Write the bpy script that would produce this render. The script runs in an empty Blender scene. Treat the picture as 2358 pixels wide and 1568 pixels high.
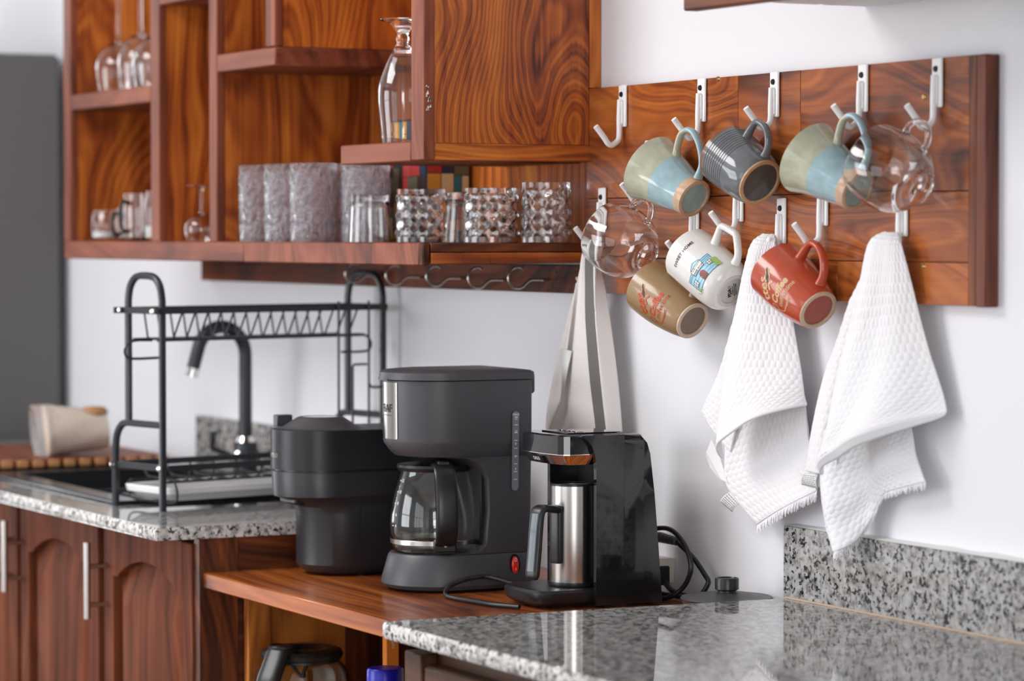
import bpy, bmesh, math, random
from mathutils import Vector, Matrix
random.seed(7)
sc = bpy.context.scene
col = sc.collection
PI = math.pi

# ------------------------------------------------------------------ camera, light, exposure
cam = bpy.data.cameras.new('camera')
cam.sensor_width = 36; cam.sensor_fit = 'HORIZONTAL'; cam.lens = 7000 / 2358 * 36
co = bpy.data.objects.new('camera', cam); col.objects.link(co); sc.camera = co
yaw = math.atan(3659 / 7000); pit = math.atan(244 / 7000)
fwd = Vector((-math.cos(yaw) * math.cos(pit), math.sin(yaw) * math.cos(pit), -math.sin(pit)))
co.location = (3.5, -2.254, 1.393)
co.rotation_euler = fwd.to_track_quat('-Z', 'Y').to_euler()
cam.dof.use_dof = True; cam.dof.focus_distance = 4.25; cam.dof.aperture_fstop = 3.9
cam.clip_start = .05

w = bpy.data.worlds.new('daylight'); sc.world = w; w.use_nodes = True
bg = w.node_tree.nodes['Background']; bg.inputs[0].default_value = (.80, .88, 1, 1); bg.inputs[1].default_value = 1.0

def area(name, loc, target, sx, sy, power, colr=(1, .98, .96)):
    l = bpy.data.lights.new(name, 'AREA'); l.shape = 'RECTANGLE'; l.size = sx; l.size_y = sy
    l.energy = power; l.color = colr
    o = bpy.data.objects.new(name, l); col.objects.link(o); o.location = loc
    o.rotation_euler = (Vector(target) - Vector(loc)).to_track_quat('-Z', 'Y').to_euler()
    return o
# daylight standing in the window openings of the room
area('window_and_fill_light', (-4.62, -1.45, 1.45), (0, -1.45, 1.45), 1.1, 1.9, 26, (.95, .98, 1))
area('window_and_fill_light', (-2.0, -4.72, 1.4), (-2.0, 0, 1.4), 2.2, 2.0, 84, (.95, .97, 1))
area('window_and_fill_light', (1.4, -4.72, 1.4), (1.4, 0, 1.4), 2.2, 2.0, 20, (.96, .975, 1))
area('window_and_fill_light', (5.22, -2.6, 1.5), (0, -2.6, 1.5), 2.0, 1.9, 76, (1, .985, .98))  # fill through the added right window, for faces turned its way
area('added_ceiling_fill', (-1.0, -2.1, 2.66), (-1.0, -2.1, 0), 1.3, 1.3, 52, (1, .985, .98))  # added lamp out of view: fill and downward shade from above

vs = sc.view_settings
vs.view_transform = 'Standard'; vs.look = 'None'; vs.exposure = 0.10; vs.gamma = 1; vs.use_curve_mapping = False

# ------------------------------------------------------------------ materials
def newmat(name):
    m = bpy.data.materials.new(name); m.use_nodes = True
    nt = m.node_tree; return m, nt, nt.nodes['Principled BSDF']
def pb(name, c, rough=.5, metal=0, trans=0, ior=1.45, coat=0, spec=.5, bump=None, sheen=0, emis=None):
    m, nt, b = newmat(name)
    b.inputs['Base Color'].default_value = (*c, 1)
    b.inputs['Roughness'].default_value = rough
    b.inputs['Metallic'].default_value = metal
    b.inputs['Transmission Weight'].default_value = trans
    b.inputs['IOR'].default_value = ior
    b.inputs['Coat Weight'].default_value = coat
    b.inputs['Specular IOR Level'].default_value = spec
    if sheen:
        b.inputs['Sheen Weight'].default_value = sheen
    if bump:
        sc_, st, dist = bump
        tc = nt.nodes.new('ShaderNodeTexCoord'); n = nt.nodes.new('ShaderNodeTexNoise')
        n.inputs['Scale'].default_value = sc_; n.inputs['Detail'].default_value = 3
        bp = nt.nodes.new('ShaderNodeBump'); bp.inputs['Strength'].default_value = st; bp.inputs['Distance'].default_value = dist
        nt.links.new(tc.outputs['Object'], n.inputs['Vector']); nt.links.new(n.outputs['Fac'], bp.inputs['Height'])
        nt.links.new(bp.outputs['Normal'], b.inputs['Normal'])
    return m
def ramp(nt, stops):
    r = nt.nodes.new('ShaderNodeValToRGB'); e = r.color_ramp.elements
    while len(e) < len(stops): e.new(.5)
    for i, (p, c) in enumerate(stops):
        e[i].position = p; e[i].color = (*c, 1) if len(c) == 3 else c
    return r
def math_(nt, op, a, b=None, cl=False):
    n = nt.nodes.new('ShaderNodeMath'); n.operation = op; n.use_clamp = cl
    for i, v in enumerate((a, b)):
        if v is None: continue
        if isinstance(v, (int, float)): n.inputs[i].default_value = v
        else: nt.links.new(v, n.inputs[i])
    return n.outputs[0]
def noise(nt, vec, scale, detail=2, rough=.5, dist=0):
    n = nt.nodes.new('ShaderNodeTexNoise'); nt.links.new(vec, n.inputs['Vector'])
    n.inputs['Scale'].default_value = scale; n.inputs['Detail'].default_value = detail
    n.inputs['Roughness'].default_value = rough; n.inputs['Distortion'].default_value = dist
    return n.outputs['Fac']
def mapping(nt, vec, scale, loc=(0, 0, 0), rot=(0, 0, 0)):
    n = nt.nodes.new('ShaderNodeMapping'); nt.links.new(vec, n.inputs['Vector'])
    n.inputs['Scale'].default_value = scale; n.inputs['Location'].default_value = loc; n.inputs['Rotation'].default_value = rot
    return n.outputs['Vector']
WOOD = ((.060, .012, .006), (.29, .062, .012), (.52, .145, .022), (.76, .27, .048))
WOOD_BOARD = ((.050, .014, .007), (.21, .048, .011), (.36, .095, .018), (.56, .18, .036))
WOOD_DULL = ((.045, .012, .008), (.135, .034, .017), (.215, .058, .028), (.31, .095, .042))
WOOD_DARK = ((.012, .004, .003), (.060, .016, .007), (.145, .037, .011), (.29, .085, .020))
WOOD_GOLD = ((.09, .025, .006), (.30, .085, .014), (.50, .17, .028), (.66, .27, .05))
WOOD_DOOR = ((.026, .008, .005), (.085, .023, .011), (.135, .038, .017), (.20, .065, .03))
def wood(name, axis=2, scale=1.0, cols=WOOD, seed=0, rough=.38, rings=16, stretch=.3, coat=0, swirl=.5, spec=.35, big_s=2.6, lin=1.3):
    m, nt, b = newmat(name)
    tc = nt.nodes.new('ShaderNodeTexCoord').outputs['Object']
    s1 = [scale] * 3; s1[axis] *= stretch
    s2 = [scale] * 3; s2[axis] *= .035
    lo = (seed * 1.7, seed * 2.3, seed * .9)
    v1 = mapping(nt, tc, s1, lo); v2 = mapping(nt, tc, s2, lo)
    big = noise(nt, v1, big_s, 1.5, .45, swirl)
    fine = noise(nt, v2, 200, 3, .6)
    mid = noise(nt, v2, 45, 2, .55)
    tone = noise(nt, v1, 6.0, 3, .6, .4)
    warp = math_(nt, 'ADD', big, math_(nt, 'ADD', math_(nt, 'MULTIPLY', fine, .010), math_(nt, 'MULTIPLY', tone, .035)))
    sep = nt.nodes.new('ShaderNodeSeparateXYZ'); nt.links.new(v1, sep.inputs[0])
    oth = [i for i in range(3) if i != axis]
    warp = math_(nt, 'ADD', warp, math_(nt, 'MULTIPLY', math_(nt, 'ADD', sep.outputs[oth[0]], sep.outputs[oth[1]]), lin))
    # growth rings: a coarse set and a finer set following the same figure
    r1 = math_(nt, 'MULTIPLY', math_(nt, 'ADD', math_(nt, 'SINE', math_(nt, 'MULTIPLY', warp, rings * 2 * PI * 2.2)), 1.0), .5)
    r2 = math_(nt, 'MULTIPLY', math_(nt, 'ADD', math_(nt, 'SINE', math_(nt, 'MULTIPLY', warp, rings * 2 * PI * 5.7)), 1.0), .5)
    f = math_(nt, 'MULTIPLY', r1, .15)
    f = math_(nt, 'ADD', f, math_(nt, 'MULTIPLY', r2, .10))
    f = math_(nt, 'ADD', f, math_(nt, 'MULTIPLY', fine, .24))
    f = math_(nt, 'ADD', f, math_(nt, 'MULTIPLY', mid, .38))
    f = math_(nt, 'ADD', f, math_(nt, 'MULTIPLY', tone, .86))
    f = math_(nt, 'SUBTRACT', f, .355)
    r = ramp(nt, [(.20, cols[0]), (.40, cols[1]), (.58, cols[2]), (.86, cols[3])])
    nt.links.new(f, r.inputs['Fac']); nt.links.new(r.outputs['Color'], b.inputs['Base Color'])
    b.inputs['Roughness'].default_value = rough; b.inputs['Coat Weight'].default_value = coat; b.inputs['Coat Roughness'].default_value = .10
    b.inputs['Specular IOR Level'].default_value = spec
    bp = nt.nodes.new('ShaderNodeBump'); bp.inputs['Strength'].default_value = .10; bp.inputs['Distance'].default_value = .002
    nt.links.new(fine, bp.inputs['Height']); nt.links.new(bp.outputs['Normal'], b.inputs['Normal'])
    return m
def granite(name, light=1.0, rough=.06):
    m, nt, b = newmat(name)
    tc = nt.nodes.new('ShaderNodeTexCoord').outputs['Object']
    n1 = noise(nt, tc, 135, 4, .62, .3)
    n2 = noise(nt, tc, 210, 3, .6)
    n3 = noise(nt, tc, 85, 2, .5)
    base = ramp(nt, [(.30, (.20 * light, .19 * light, .185 * light)), (.48, (.50 * light, .49 * light, .47 * light)), (.66, (.64 * light, .64 * light, .63 * light))])
    nt.links.new(n3, base.inputs['Fac'])
    tint = ramp(nt, [(.55, (.80, .80, .80)), (.72, (.72, .60, .48))]); nt.links.new(n2, tint.inputs['Fac'])
    mx = nt.nodes.new('ShaderNodeMix'); mx.data_type = 'RGBA'; mx.blend_type = 'MULTIPLY'; mx.inputs['Factor'].default_value = .6
    nt.links.new(base.outputs['Color'], mx.inputs['A']); nt.links.new(tint.outputs['Color'], mx.inputs['B'])
    blk = ramp(nt, [(.415, (1, 1, 1)), (.475, (0, 0, 0))]); nt.links.new(n1, blk.inputs['Fac'])
    m2 = nt.nodes.new('ShaderNodeMix'); m2.data_type = 'RGBA'
    nt.links.new(blk.outputs['Color'], m2.inputs['Factor']); nt.links.new(mx.outputs['Result'], m2.inputs['A'])
    m2.inputs['B'].default_value = (.018, .018, .02, 1)
    nt.links.new(m2.outputs['Result'], b.inputs['Base Color'])
    b.inputs['Roughness'].default_value = rough
    return m

MT = {}
MT['wall'] = pb('white_wall_paint', (.79, .79, .82), .75, bump=(220, .08, .002))
MT['ceil'] = pb('ceiling_paint', (.82, .82, .82), .8)
MT['floor'] = pb('floor_tile', (.42, .36, .31), .35)
MT['winframe'] = pb('window_frame_paint', (.75, .75, .75), .5)
MT['woodV'] = wood('wood_vertical_grain', 2, 1.0, WOOD, 1, rings=9, stretch=.4, swirl=.8)
MT['woodPanel'] = wood('wood_figured_panel', 2, 1.0, WOOD, 9, rings=15, stretch=.5, swirl=.9, big_s=3.2, lin=1.0)
MT['woodB'] = wood('wood_box_panel', 2, 1.1, WOOD, 17, rings=10, stretch=.4, swirl=.8)
MT['woodH'] = wood('wood_long_grain', 0, 1.0, WOOD_DULL, 3, rough=.5, rings=4, spec=.25)
MT['woodEdge'] = wood('wood_stile', 2, 1.0, WOOD_DULL, 5, rough=.5, rings=4, spec=.25)
MT['woodY'] = wood('wood_end_strip', 1, 1.2, WOOD, 8, rings=6)
MT['woodYd'] = wood('wood_dark_strip', 1, 1.2, WOOD_DARK, 4, rings=6)
MT['woodRail'] = wood('wood_rail', 0, 1.0, WOOD_DARK, 6, rough=.55, rings=6, spec=.2)
MT['plank'] = [wood('plank_wood', 0, 1.0, WOOD_BOARD, 20 + i, rings=9 + i, stretch=.42, swirl=.9, coat=.3, rough=.3, lin=.9, big_s=3.2) for i in range(4)]
MT['plankD'] = wood('plank_dark', 2, 1.0, WOOD_DARK, 31, rings=6)
MT['plankR'] = wood('plank_end', 2, 1.0, ((.03, .008, .005), (.10, .026, .013), (.16, .040, .019), (.24, .065, .028)), 33, rings=4)
MT['desk'] = wood('desk_wood', 0, 1.0, WOOD_BOARD, 41, rough=.26, rings=9, stretch=.25, coat=.25)
MT['door'] = wood('door_wood', 2, 1.0, WOOD_DOOR, 51, rough=.65, rings=5, spec=.1)
MT['side'] = wood('side_wood', 2, 1.0, WOOD_DARK, 61, rough=.35, rings=6)
MT['sideY'] = wood('side_wood_cross', 1, 1.0, WOOD_DARK, 63, rough=.35, rings=6)
MT['gold'] = wood('gold_wood', 2, 1.0, WOOD_GOLD, 71, rough=.35, rings=6)
MT['choc'] = wood('front_cabinet_wood', 0, 1.0, ((.02, .009, .005), (.055, .025, .013), (.09, .042, .022), (.14, .07, .038)), 77, rough=.4, rings=5, spec=.2)
MT['hoodw'] = wood('upper_cabinet_wood', 0, 1.0, WOOD_DARK, 83, rough=.4, rings=5)
MT['granite'] = granite('granite_polished', .82, .03)
MT['granite_edge'] = granite('granite_sawn_edge', 1.2, .55)
MT['black'] = pb('black_plastic', (.012, .012, .013), .32)
MT['blackgl'] = pb('black_gloss_plastic', (.010, .010, .013), .06, coat=.4)
MT['matte'] = pb('charcoal_plastic', (.058, .058, .066), .40, bump=(900, .12, .0004))
MT['matte2'] = pb('charcoal_plastic_fine', (.020, .020, .0235), .34, bump=(900, .10, .0004))
MT['steel'] = pb('brushed_steel', (.52, .50, .47), .26, 1)
MT['chrome'] = pb('chrome', (.75, .74, .72), .08, 1)
MT['glass'] = pb('clear_glass', (1, 1, 1), 0, trans=1, ior=1.46)
MT['glasst'] = pb('green_tint_glass', (.95, .99, .97), 0, trans=1, ior=1.48)
MT['iceglass'] = pb('textured_glass', (.95, .93, .98), .03, trans=.95, ior=1.46, bump=(110, 1.0, .008))
MT['whitepaint'] = pb('white_hook_paint', (.86, .86, .86), .38, bump=(260, .25, .002))
MT['screw'] = pb('black_screw', (.02, .02, .02), .4, .6)
MT['brass'] = pb('brass_screw', (.55, .38, .15), .3, 1)
MT['zinc'] = pb('zinc_hook', (.55, .53, .50), .25, 1)
MT['rack'] = pb('black_coated_steel', (.022, .024, .029), .32)
MT['fridge'] = pb('grey_refrigerator', (.105, .100, .10), .5)
MT['sink'] = pb('black_sink', (.020, .021, .023), .22)
MT['whitepl'] = pb('white_plastic', (.78, .78, .77), .3)
MT['red'] = pb('red_switch', (.75, .03, .015), .2)
MT['gauge'] = pb('gauge_plastic', (.19, .20, .24), .2)
MT['whiteink'] = pb('white_ink', (.85, .85, .85), .5)
MT['blackink'] = pb('black_ink', (.02, .018, .016), .5)
MT['towel'] = pb('white_cotton', (.84, .83, .85), .95, sheen=.3)
MT['linen'] = pb('cream_cotton', (.84, .79, .76), .95, sheen=.3, bump=(500, .5, .002))
MT['stripe'] = pb('grey_stripe', (.17, .165, .16), .95, bump=(500, .5, .002))
MT['paperlab'] = pb('white_label', (.80, .80, .78), .7)
MT['greytext'] = pb('grey_print', (.35, .35, .38), .7)
MT['bread'] = pb('cream_paper', (.74, .60, .46), .7, bump=(40, .5, .01))
MT['film'] = pb('clear_film', (.92, .90, .88), .25, trans=.75, ior=1.15)
MT['brown'] = pb('brown_paper', (.42, .20, .08), .7)
MT['bluecap'] = pb('blue_cap', (.012, .010, .42), .3)
MT['orange'] = pb('orange_print', (.70, .22, .02), .45)
MT['cream'] = pb('cream_board', (.52, .46, .28), .6)
MT['caulk'] = pb('plaster_caulk', (.80, .79, .77), .8)
MT['grout'] = pb('sealant', (.55, .42, .32), .7)

# ------------------------------------------------------------------ mesh builder
class MB:
    def __init__(s): s.v = []; s.f = []; s.m = []
    def add(s, vs_, fs, M=None, mi=0):
        k = len(s.v)
        for p in vs_:
            p = Vector(p); s.v.append(M @ p if M is not None else p)
        for f in fs:
            s.f.append([i + k for i in f]); s.m.append(mi)
        return s
    def box(s, x0, x1, y0, y1, z0, z1, b=0, M=None, mi=0, seg=1):
        if b <= 0:
            v = [(x, y, z) for z in (z0, z1) for y in (y0, y1) for x in (x0, x1)]
            f = [(0, 2, 3, 1), (4, 5, 7, 6), (0, 1, 5, 4), (2, 6, 7, 3), (0, 4, 6, 2), (1, 3, 7, 5)]
            return s.add(v, f, M, mi)
        bm = bmesh.new(); bmesh.ops.create_cube(bm, size=1)
        for q in bm.verts:
            q.co = Vector(((x0 + x1) / 2 + q.co.x * (x1 - x0), (y0 + y1) / 2 + q.co.y * (y1 - y0), (z0 + z1) / 2 + q.co.z * (z1 - z0)))
        bmesh.ops.bevel(bm, geom=bm.edges[:] , offset=b, segments=seg, affect='EDGES', profile=.5)
        return s.frombm(bm, M, mi)
    def frombm(s, bm, M=None, mi=0):
        bm.verts.index_update()
        s.add([q.co.copy() for q in bm.verts], [[q.index for q in f.verts] for f in bm.faces], M, mi); bm.free(); return s
    def loft(s, rings, M=None, mi=0, caps=(1, 1), closed=True, loop=False):
        n = len(rings[0]); v = [p for r in rings for p in r]; f = []
        R_ = len(rings)
        for i in range(R_ if loop else R_ - 1):
            for j in range(n if closed else n - 1):
                a = i * n + j; b_ = i * n + (j + 1) % n; i2 = (i + 1) % R_
                f.append((a, b_, i2 * n + (j + 1) % n, i2 * n + j))
        if not loop:
            if caps[0]: f.append(list(range(n))[::-1])
            if caps[1]: f.append([(R_ - 1) * n + j for j in range(n)])
        return s.add(v, f, M, mi)
    def lathe(s, prof, n=40, M=None, mi=0, caps=(0, 0), loop=False, fx=None):
        rings = []
        for (r, z) in prof:
            ring = []
            for j in range(n):
                a = 2 * PI * j / n; rr = max(r, 1e-4)
                if fx: rr = fx(rr, a, z)
                ring.append((rr * math.cos(a), rr * math.sin(a), z))
            rings.append(ring)
        return s.loft(rings, M, mi, caps, True, loop)
    def sweep(s, pts, ra, rb=None, up=None, n=10, M=None, mi=0, caps=(1, 1), loop=False, sq=1.0, rot=0):
        P_ = [Vector(p) for p in pts]; N = len(P_); rings = []
        prev = None
        for i in range(N):
            if loop: t = P_[(i + 1) % N] - P_[i - 1]
            else: t = P_[min(i + 1, N - 1)] - P_[max(i - 1, 0)]
            t.normalize()
            if up is not None:
                b_ = Vector(up); nn = b_.cross(t); nn.normalize(); b_ = t.cross(nn); b_.normalize()
            else:
                if prev is None:
                    h = Vector((0, 0, 1)) if abs(t.z) < .9 else Vector((1, 0, 0))
                    nn = h.cross(t).normalized()
                else:
                    nn = prev - t * prev.dot(t); nn.normalize()
                b_ = t.cross(nn); prev = nn
            A = ra[i] if isinstance(ra, (list, tuple)) else ra
            B = A if rb is None else (rb[i] if isinstance(rb, (list, tuple)) else rb)
            ring = []
            for j in range(n):
                an = 2 * PI * (j + .5) / n
                c_, s_ = math.cos(an), math.sin(an)
                if sq != 1:
                    c_ = math.copysign(abs(c_) ** sq, c_); s_ = math.copysign(abs(s_) ** sq, s_)
                ring.append(P_[i] + nn * (A * c_) + b_ * (B * s_))
            rings.append(ring)
        return s.loft(rings, M, mi, caps, True, loop)
    def prism(s, poly, d0, d1, plane='xz', M=None, mi=0):
        def P3(p, d):
            return (p[0], d, p[1]) if plane == 'xz' else ((d, p[0], p[1]) if plane == 'yz' else (p[0], p[1], d))
        return s.loft([[P3(p, d0) for p in poly], [P3(p, d1) for p in poly]], M, mi)
    def grid(s, fn, nu, nv, M=None, mi=0, mifn=None):
        k = len(s.v)
        for j in range(nv + 1):
            for i in range(nu + 1):
                p = Vector(fn(i / nu, j / nv)); s.v.append(M @ p if M is not None else p)
        for j in range(nv):
            for i in range(nu):
                a = k + j * (nu + 1) + i
                s.f.append([a, a + 1, a + nu + 2, a + nu + 1]); s.m.append(mifn(i / nu, j / nv) if mifn else mi)
        return s
    def build(s, name, mat, parent=None, smooth=True, angle=38, solid=0, recalc=True, label=None, kind=None):
        me = bpy.data.meshes.new(name)
        vv = s.v
        if parent is not None:
            inv = wmat(parent).inverted(); vv = [inv @ q for q in vv]
        me.from_pydata([tuple(q) for q in vv], [], s.f); me.update()
        mats = mat if isinstance(mat, (list, tuple)) else [mat]
        for q in mats: me.materials.append(q)
        if len(mats) > 1:
            me.polygons.foreach_set('material_index', s.m)
        if recalc:
            bm = bmesh.new(); bm.from_mesh(me); bmesh.ops.recalc_face_normals(bm, faces=bm.faces); bmesh.ops.triangulate(bm, faces=[q for q in bm.faces if len(q.verts) > 5]); bm.to_mesh(me); bm.free()
        if smooth:
            me.polygons.foreach_set('use_smooth', [True] * len(me.polygons))
            me.set_sharp_from_angle(angle=math.radians(angle))
        me.update()
        o = bpy.data.objects.new(name, me); col.objects.link(o)
        if parent is not None: o.parent = parent
        if solid:
            md = o.modifiers.new('thickness', 'SOLIDIFY'); md.thickness = solid; md.offset = 0
        if label: o['label'] = label
        if kind: o['kind'] = kind
        return o
def wmat(o):
    m = o.matrix_basis.copy()
    while o.parent: o = o.parent; m = o.matrix_basis @ m
    return m
def tag(o, label, cat, group=None):
    o['label'] = label; o['category'] = cat
    if group: o['group'] = group
    return o
def thing(name, label, cat, loc=(0, 0, 0), group=None, M=None):
    o = bpy.data.objects.new(name, None); col.objects.link(o); o.empty_display_size = .05
    if M is not None: o.matrix_basis = M
    else: o.location = loc; o.matrix_basis = Matrix.Translation(loc)
    return tag(o, label, cat, group)
def struct(o): o['kind'] = 'structure'; return o
def copytree(o, loc):
    r = o.copy(); col.objects.link(r); r.location = loc
    for ch in list(o.children):
        c = ch.copy(); col.objects.link(c); c.parent = r
        for g in list(ch.children):
            d = g.copy(); col.objects.link(d); d.parent = c
    return r
def smooth_path(pts, k=6, closed=False):
    P_ = [Vector(p) for p in pts]; n = len(P_); out = []
    for i in range(n if closed else n - 1):
        if closed: a, b_, c_, d_ = P_[i - 1], P_[i], P_[(i + 1) % n], P_[(i + 2) % n]
        else: a, b_, c_, d_ = P_[max(i - 1, 0)], P_[i], P_[i + 1], P_[min(i + 2, n - 1)]
        for j in range(k):
            t = j / k
            out.append(.5 * ((2 * b_) + (c_ - a) * t + (2 * a - 5 * b_ + 4 * c_ - d_) * t * t + (3 * b_ - a - 3 * c_ + d_) * t ** 3))
    if not closed: out.append(P_[-1])
    return out
def lerp_poly(pts, t):
    n = len(pts) - 1; x = min(max(t, 0), 1) * n; i = min(int(x), n - 1); f = x - i
    a, b_, c_, d_ = Vector(pts[max(i - 1, 0)]), Vector(pts[i]), Vector(pts[i + 1]), Vector(pts[min(i + 2, n)])
    return .5 * ((2 * b_) + (c_ - a) * f + (2 * a - 5 * b_ + 4 * c_ - d_) * f * f + (3 * b_ - a - 3 * c_ + d_) * f ** 3)

# ---- flat print: text and shapes laid out in a plane and wrapped on to a surface
def text2d(body, size, align='CENTER', shear=0, bold=0):
    cu = bpy.data.curves.new('lettering', 'FONT'); cu.body = body; cu.size = size; cu.align_x = align; cu.align_y = 'CENTER'
    cu.resolution_u = 2; cu.shear = shear; cu.offset = bold
    o = bpy.data.objects.new('lettering', cu); col.objects.link(o)
    dg = bpy.context.evaluated_depsgraph_get(); ev = o.evaluated_get(dg); me = ev.to_mesh()
    v = [(p.co.x, p.co.y) for p in me.vertices]; f = [list(p.vertices) for p in me.polygons]
    ev.to_mesh_clear(); bpy.data.objects.remove(o); bpy.data.curves.remove(cu)
    return v, f
def xf(vf, dx=0, dy=0, rot=0, sx=1, sy=1):
    c_, s_ = math.cos(rot), math.sin(rot)
    return [(dx + (x * sx) * c_ - (y * sy) * s_, dy + (x * sx) * s_ + (y * sy) * c_) for x, y in vf[0]], vf[1]
def poly2d(pts): return list(pts), [list(range(len(pts)))]
def ell2d(cx, cy, a, b_, rot=0, n=20):
    return xf(poly2d([(a * math.cos(2 * PI * i / n), b_ * math.sin(2 * PI * i / n)) for i in range(n)]), cx, cy, rot)
def stroke2d(pts, wd, closed=False):
    P_ = [Vector(p) for p in smooth_path([(x, y, 0) for x, y in pts], 5, closed)]; n = len(P_); v = []; f = []
    for i in range(n):
        t = (P_[(i + 1) % n] - P_[i - 1]) if closed else (P_[min(i + 1, n - 1)] - P_[max(i - 1, 0)])
        t.normalize(); nn = Vector((-t.y, t.x, 0)) * wd / 2
        v += [(P_[i].x + nn.x, P_[i].y + nn.y), (P_[i].x - nn.x, P_[i].y - nn.y)]
    for i in range(n if closed else n - 1):
        j = (i + 1) % n; f.append([2 * i, 2 * i + 1, 2 * j + 1, 2 * j])
    return v, f
def decal(shapes, mapf, maxe=.004):
    mb = MB()
    for (v, f) in shapes:
        bm = bmesh.new(); bv = [bm.verts.new((x, y, 0)) for x, y in v]
        for q in f:
            try: bm.faces.new([bv[i] for i in q])
            except ValueError: pass
        bmesh.ops.triangulate(bm, faces=bm.faces[:])
        for _ in range(5):
            lg = [e for e in bm.edges if e.calc_length() > maxe]
            if not lg: break
            bmesh.ops.subdivide_edges(bm, edges=lg, cuts=1)
            bmesh.ops.triangulate(bm, faces=bm.faces[:])
        for q in bm.verts: q.co = Vector(mapf(q.co.x, q.co.y))
        mb.frombm(bm)
    return mb

# ------------------------------------------------------------------ the room
XL, XR, YF, ZC = -4.6, 5.2, -4.7, 2.75
struct(MB().box(XL - .1, XR + .1, 0, .12, 0, ZC).build('wall_back', MT['wall'], smooth=False))
struct(MB().box(XL - .1, XR + .1, YF - .1, .12, -.1, 0).build('floor', MT['floor'], smooth=False))
struct(MB().box(XL - .1, XR + .1, YF - .1, .12, ZC, ZC + .1).build('ceiling', MT['ceil'], smooth=False))
struct(MB().box(XR, XR + .1, YF, -3.6, 0, ZC).box(XR, XR + .1, -1.6, 0, 0, ZC).box(XR, XR + .1, -3.6, -1.6, 0, .55).box(XR, XR + .1, -3.6, -1.6, 2.45, ZC).build('wall_right', MT['wall'], smooth=False))
wl = MB().box(XL - .1, XL, YF, -2.0, 0, ZC).box(XL - .1, XL, -.9, 0, 0, ZC).box(XL - .1, XL, -2.0, -.9, 0, .5).box(XL - .1, XL, -2.0, -.9, 2.4, ZC)
struct(wl.build('wall_left', MT['wall'], smooth=False))
wf = MB()
for a, b in ((XL, -3.1), (-.9, .3), (2.5, XR)): wf.box(a, b, YF - .1, YF, 0, ZC)
for a, b in ((-3.1, -.9), (.3, 2.5)): wf.box(a, b, YF - .1, YF, 0, .4).box(a, b, YF - .1, YF, 2.4, ZC)
struct(wf.build('wall_front', MT['wall'], smooth=False))
def window(name, f):
    mb = MB()
    for u in range(5): f(mb, u / 4, None)
    for v in range(3): f(mb, None, v / 2)
    struct(mb.build(name, MT['winframe'], smooth=False))
def wleft(mb, u, v):
    if u is not None: y = -2.0 + 1.1 * u; mb.box(XL - .06, XL - .005, y - .03, y + .03, .5, 2.4)
    else: z = .5 + 1.9 * v; mb.box(XL - .06, XL - .005, -2.0, -.9, z - .03, z + .03)
def wfr(x0):
    def g(mb, u, v):
        if u is not None: x = x0 + 2.2 * u; mb.box(x - .03, x + .03, YF - .01, YF + .04, .4, 2.4)
        else: z = .4 + 2.0 * v; mb.box(x0, x0 + 2.2, YF - .01, YF + .04, z - .03, z + .03)
    return g
def wright(mb, u, v):
    if u is not None: y = -3.6 + 2.0 * u; mb.box(XR + .005, XR + .05, y - .03, y + .03, .55, 2.45)
    else: z = .55 + 1.9 * v; mb.box(XR + .005, XR + .05, -3.6, -1.6, z - .03, z + .03)
cl_ = thing('added_ceiling_lamp', 'unseen square ceiling lamp added to fill the kitchen with light', 'lamp', (-1.0, -2.1, 2.75))  # unseen fixture added to go with the ceiling fill
MB().box(-1.7, -.3, -2.8, -1.4, 2.70, 2.7495, .004).build('housing', MT['winframe'], cl_)
window('added_fill_window', wright)  # window added in the unseen right wall to carry the side fill
window('window_1', wleft); window('window_2', wfr(-3.1)); window('window_3', wfr(.3))

# ------------------------------------------------------------------ refrigerator
fr = thing('refrigerator', 'tall dark grey refrigerator at the end of the worktop', 'refrigerator', (-3.25, -.36, 0))
MB().box(-3.58, -2.92, -.66, -.02, .03, 1.79, .012).build('body', MT['fridge'], fr)
MB().box(-3.58, -2.922, -.72, -.662, .06, 1.14, .012).build('door', MT['fridge'], fr)
MB().box(-3.58, -2.922, -.72, -.662, 1.15, 1.785, .012).build('door', MT['fridge'], fr)

# ------------------------------------------------------------------ wall shelf unit
cb = thing('open_shelf_cabinet', 'reddish wooden wall cabinet of open shelves with a figured side panel', 'cabinet', (-1.3, -.15, 1.38))
YB = -.30; ZT = 2.08
for x0, x1 in ((-2.105, -2.065), (-1.636, -1.594), (-1.357, -1.322)):
    MB().box(x0 + .004, x1, -.285, -.012, 1.38, ZT).build('upright', MT['woodV'], cb, smooth=False)
    MB().box(x0, x1, YB, -.285, 1.38, ZT, .002).build('stile', MT['woodEdge'], cb)
MB().box(-2.065, -.535, -.012, -.001, 1.38, ZT).build('back_panel', MT['woodV'], cb, smooth=False)
MB().box(-2.10, -.54, -.285, -.001, 1.352, 1.380).build('bottom_shelf', MT['woodH'], cb, smooth=False)
MB().box(-2.105, -1.206, YB, -.285, 1.347, 1.381, .002).build('front_strip', MT['woodH'], cb)
MB().box(-1.205, -.536, YB, -.285, 1.347, 1.381, .002).build('front_strip', MT['woodEdge'], cb)
MB().box(-.535, -.521, YB, -.288, 1.347, 1.381, .002).build('corner_piece', MT['woodRail'], cb)
MB().box(-.54, -.520, -.287, -.021, 1.367, 1.380, .001).build('end_strip', MT['woodYd'], cb)
ys = [-.287, -.235, -.19, -.148, -.11, -.066, -.021]
for i in range(6):
    MB().box(-.54, -.518, ys[i], ys[i + 1], 1.350, 1.366, .0006).build('end_block', MT['woodY'], cb)
MB().box(-2.063, -1.638, YB, -.014, 1.63, 1.66, .002).build('shelf', MT['woodH'], cb)
MB().box(-1.592, -1.359, YB, -.014, 1.80, 1.83, .002).build('shelf', MT['woodH'], cb)
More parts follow.
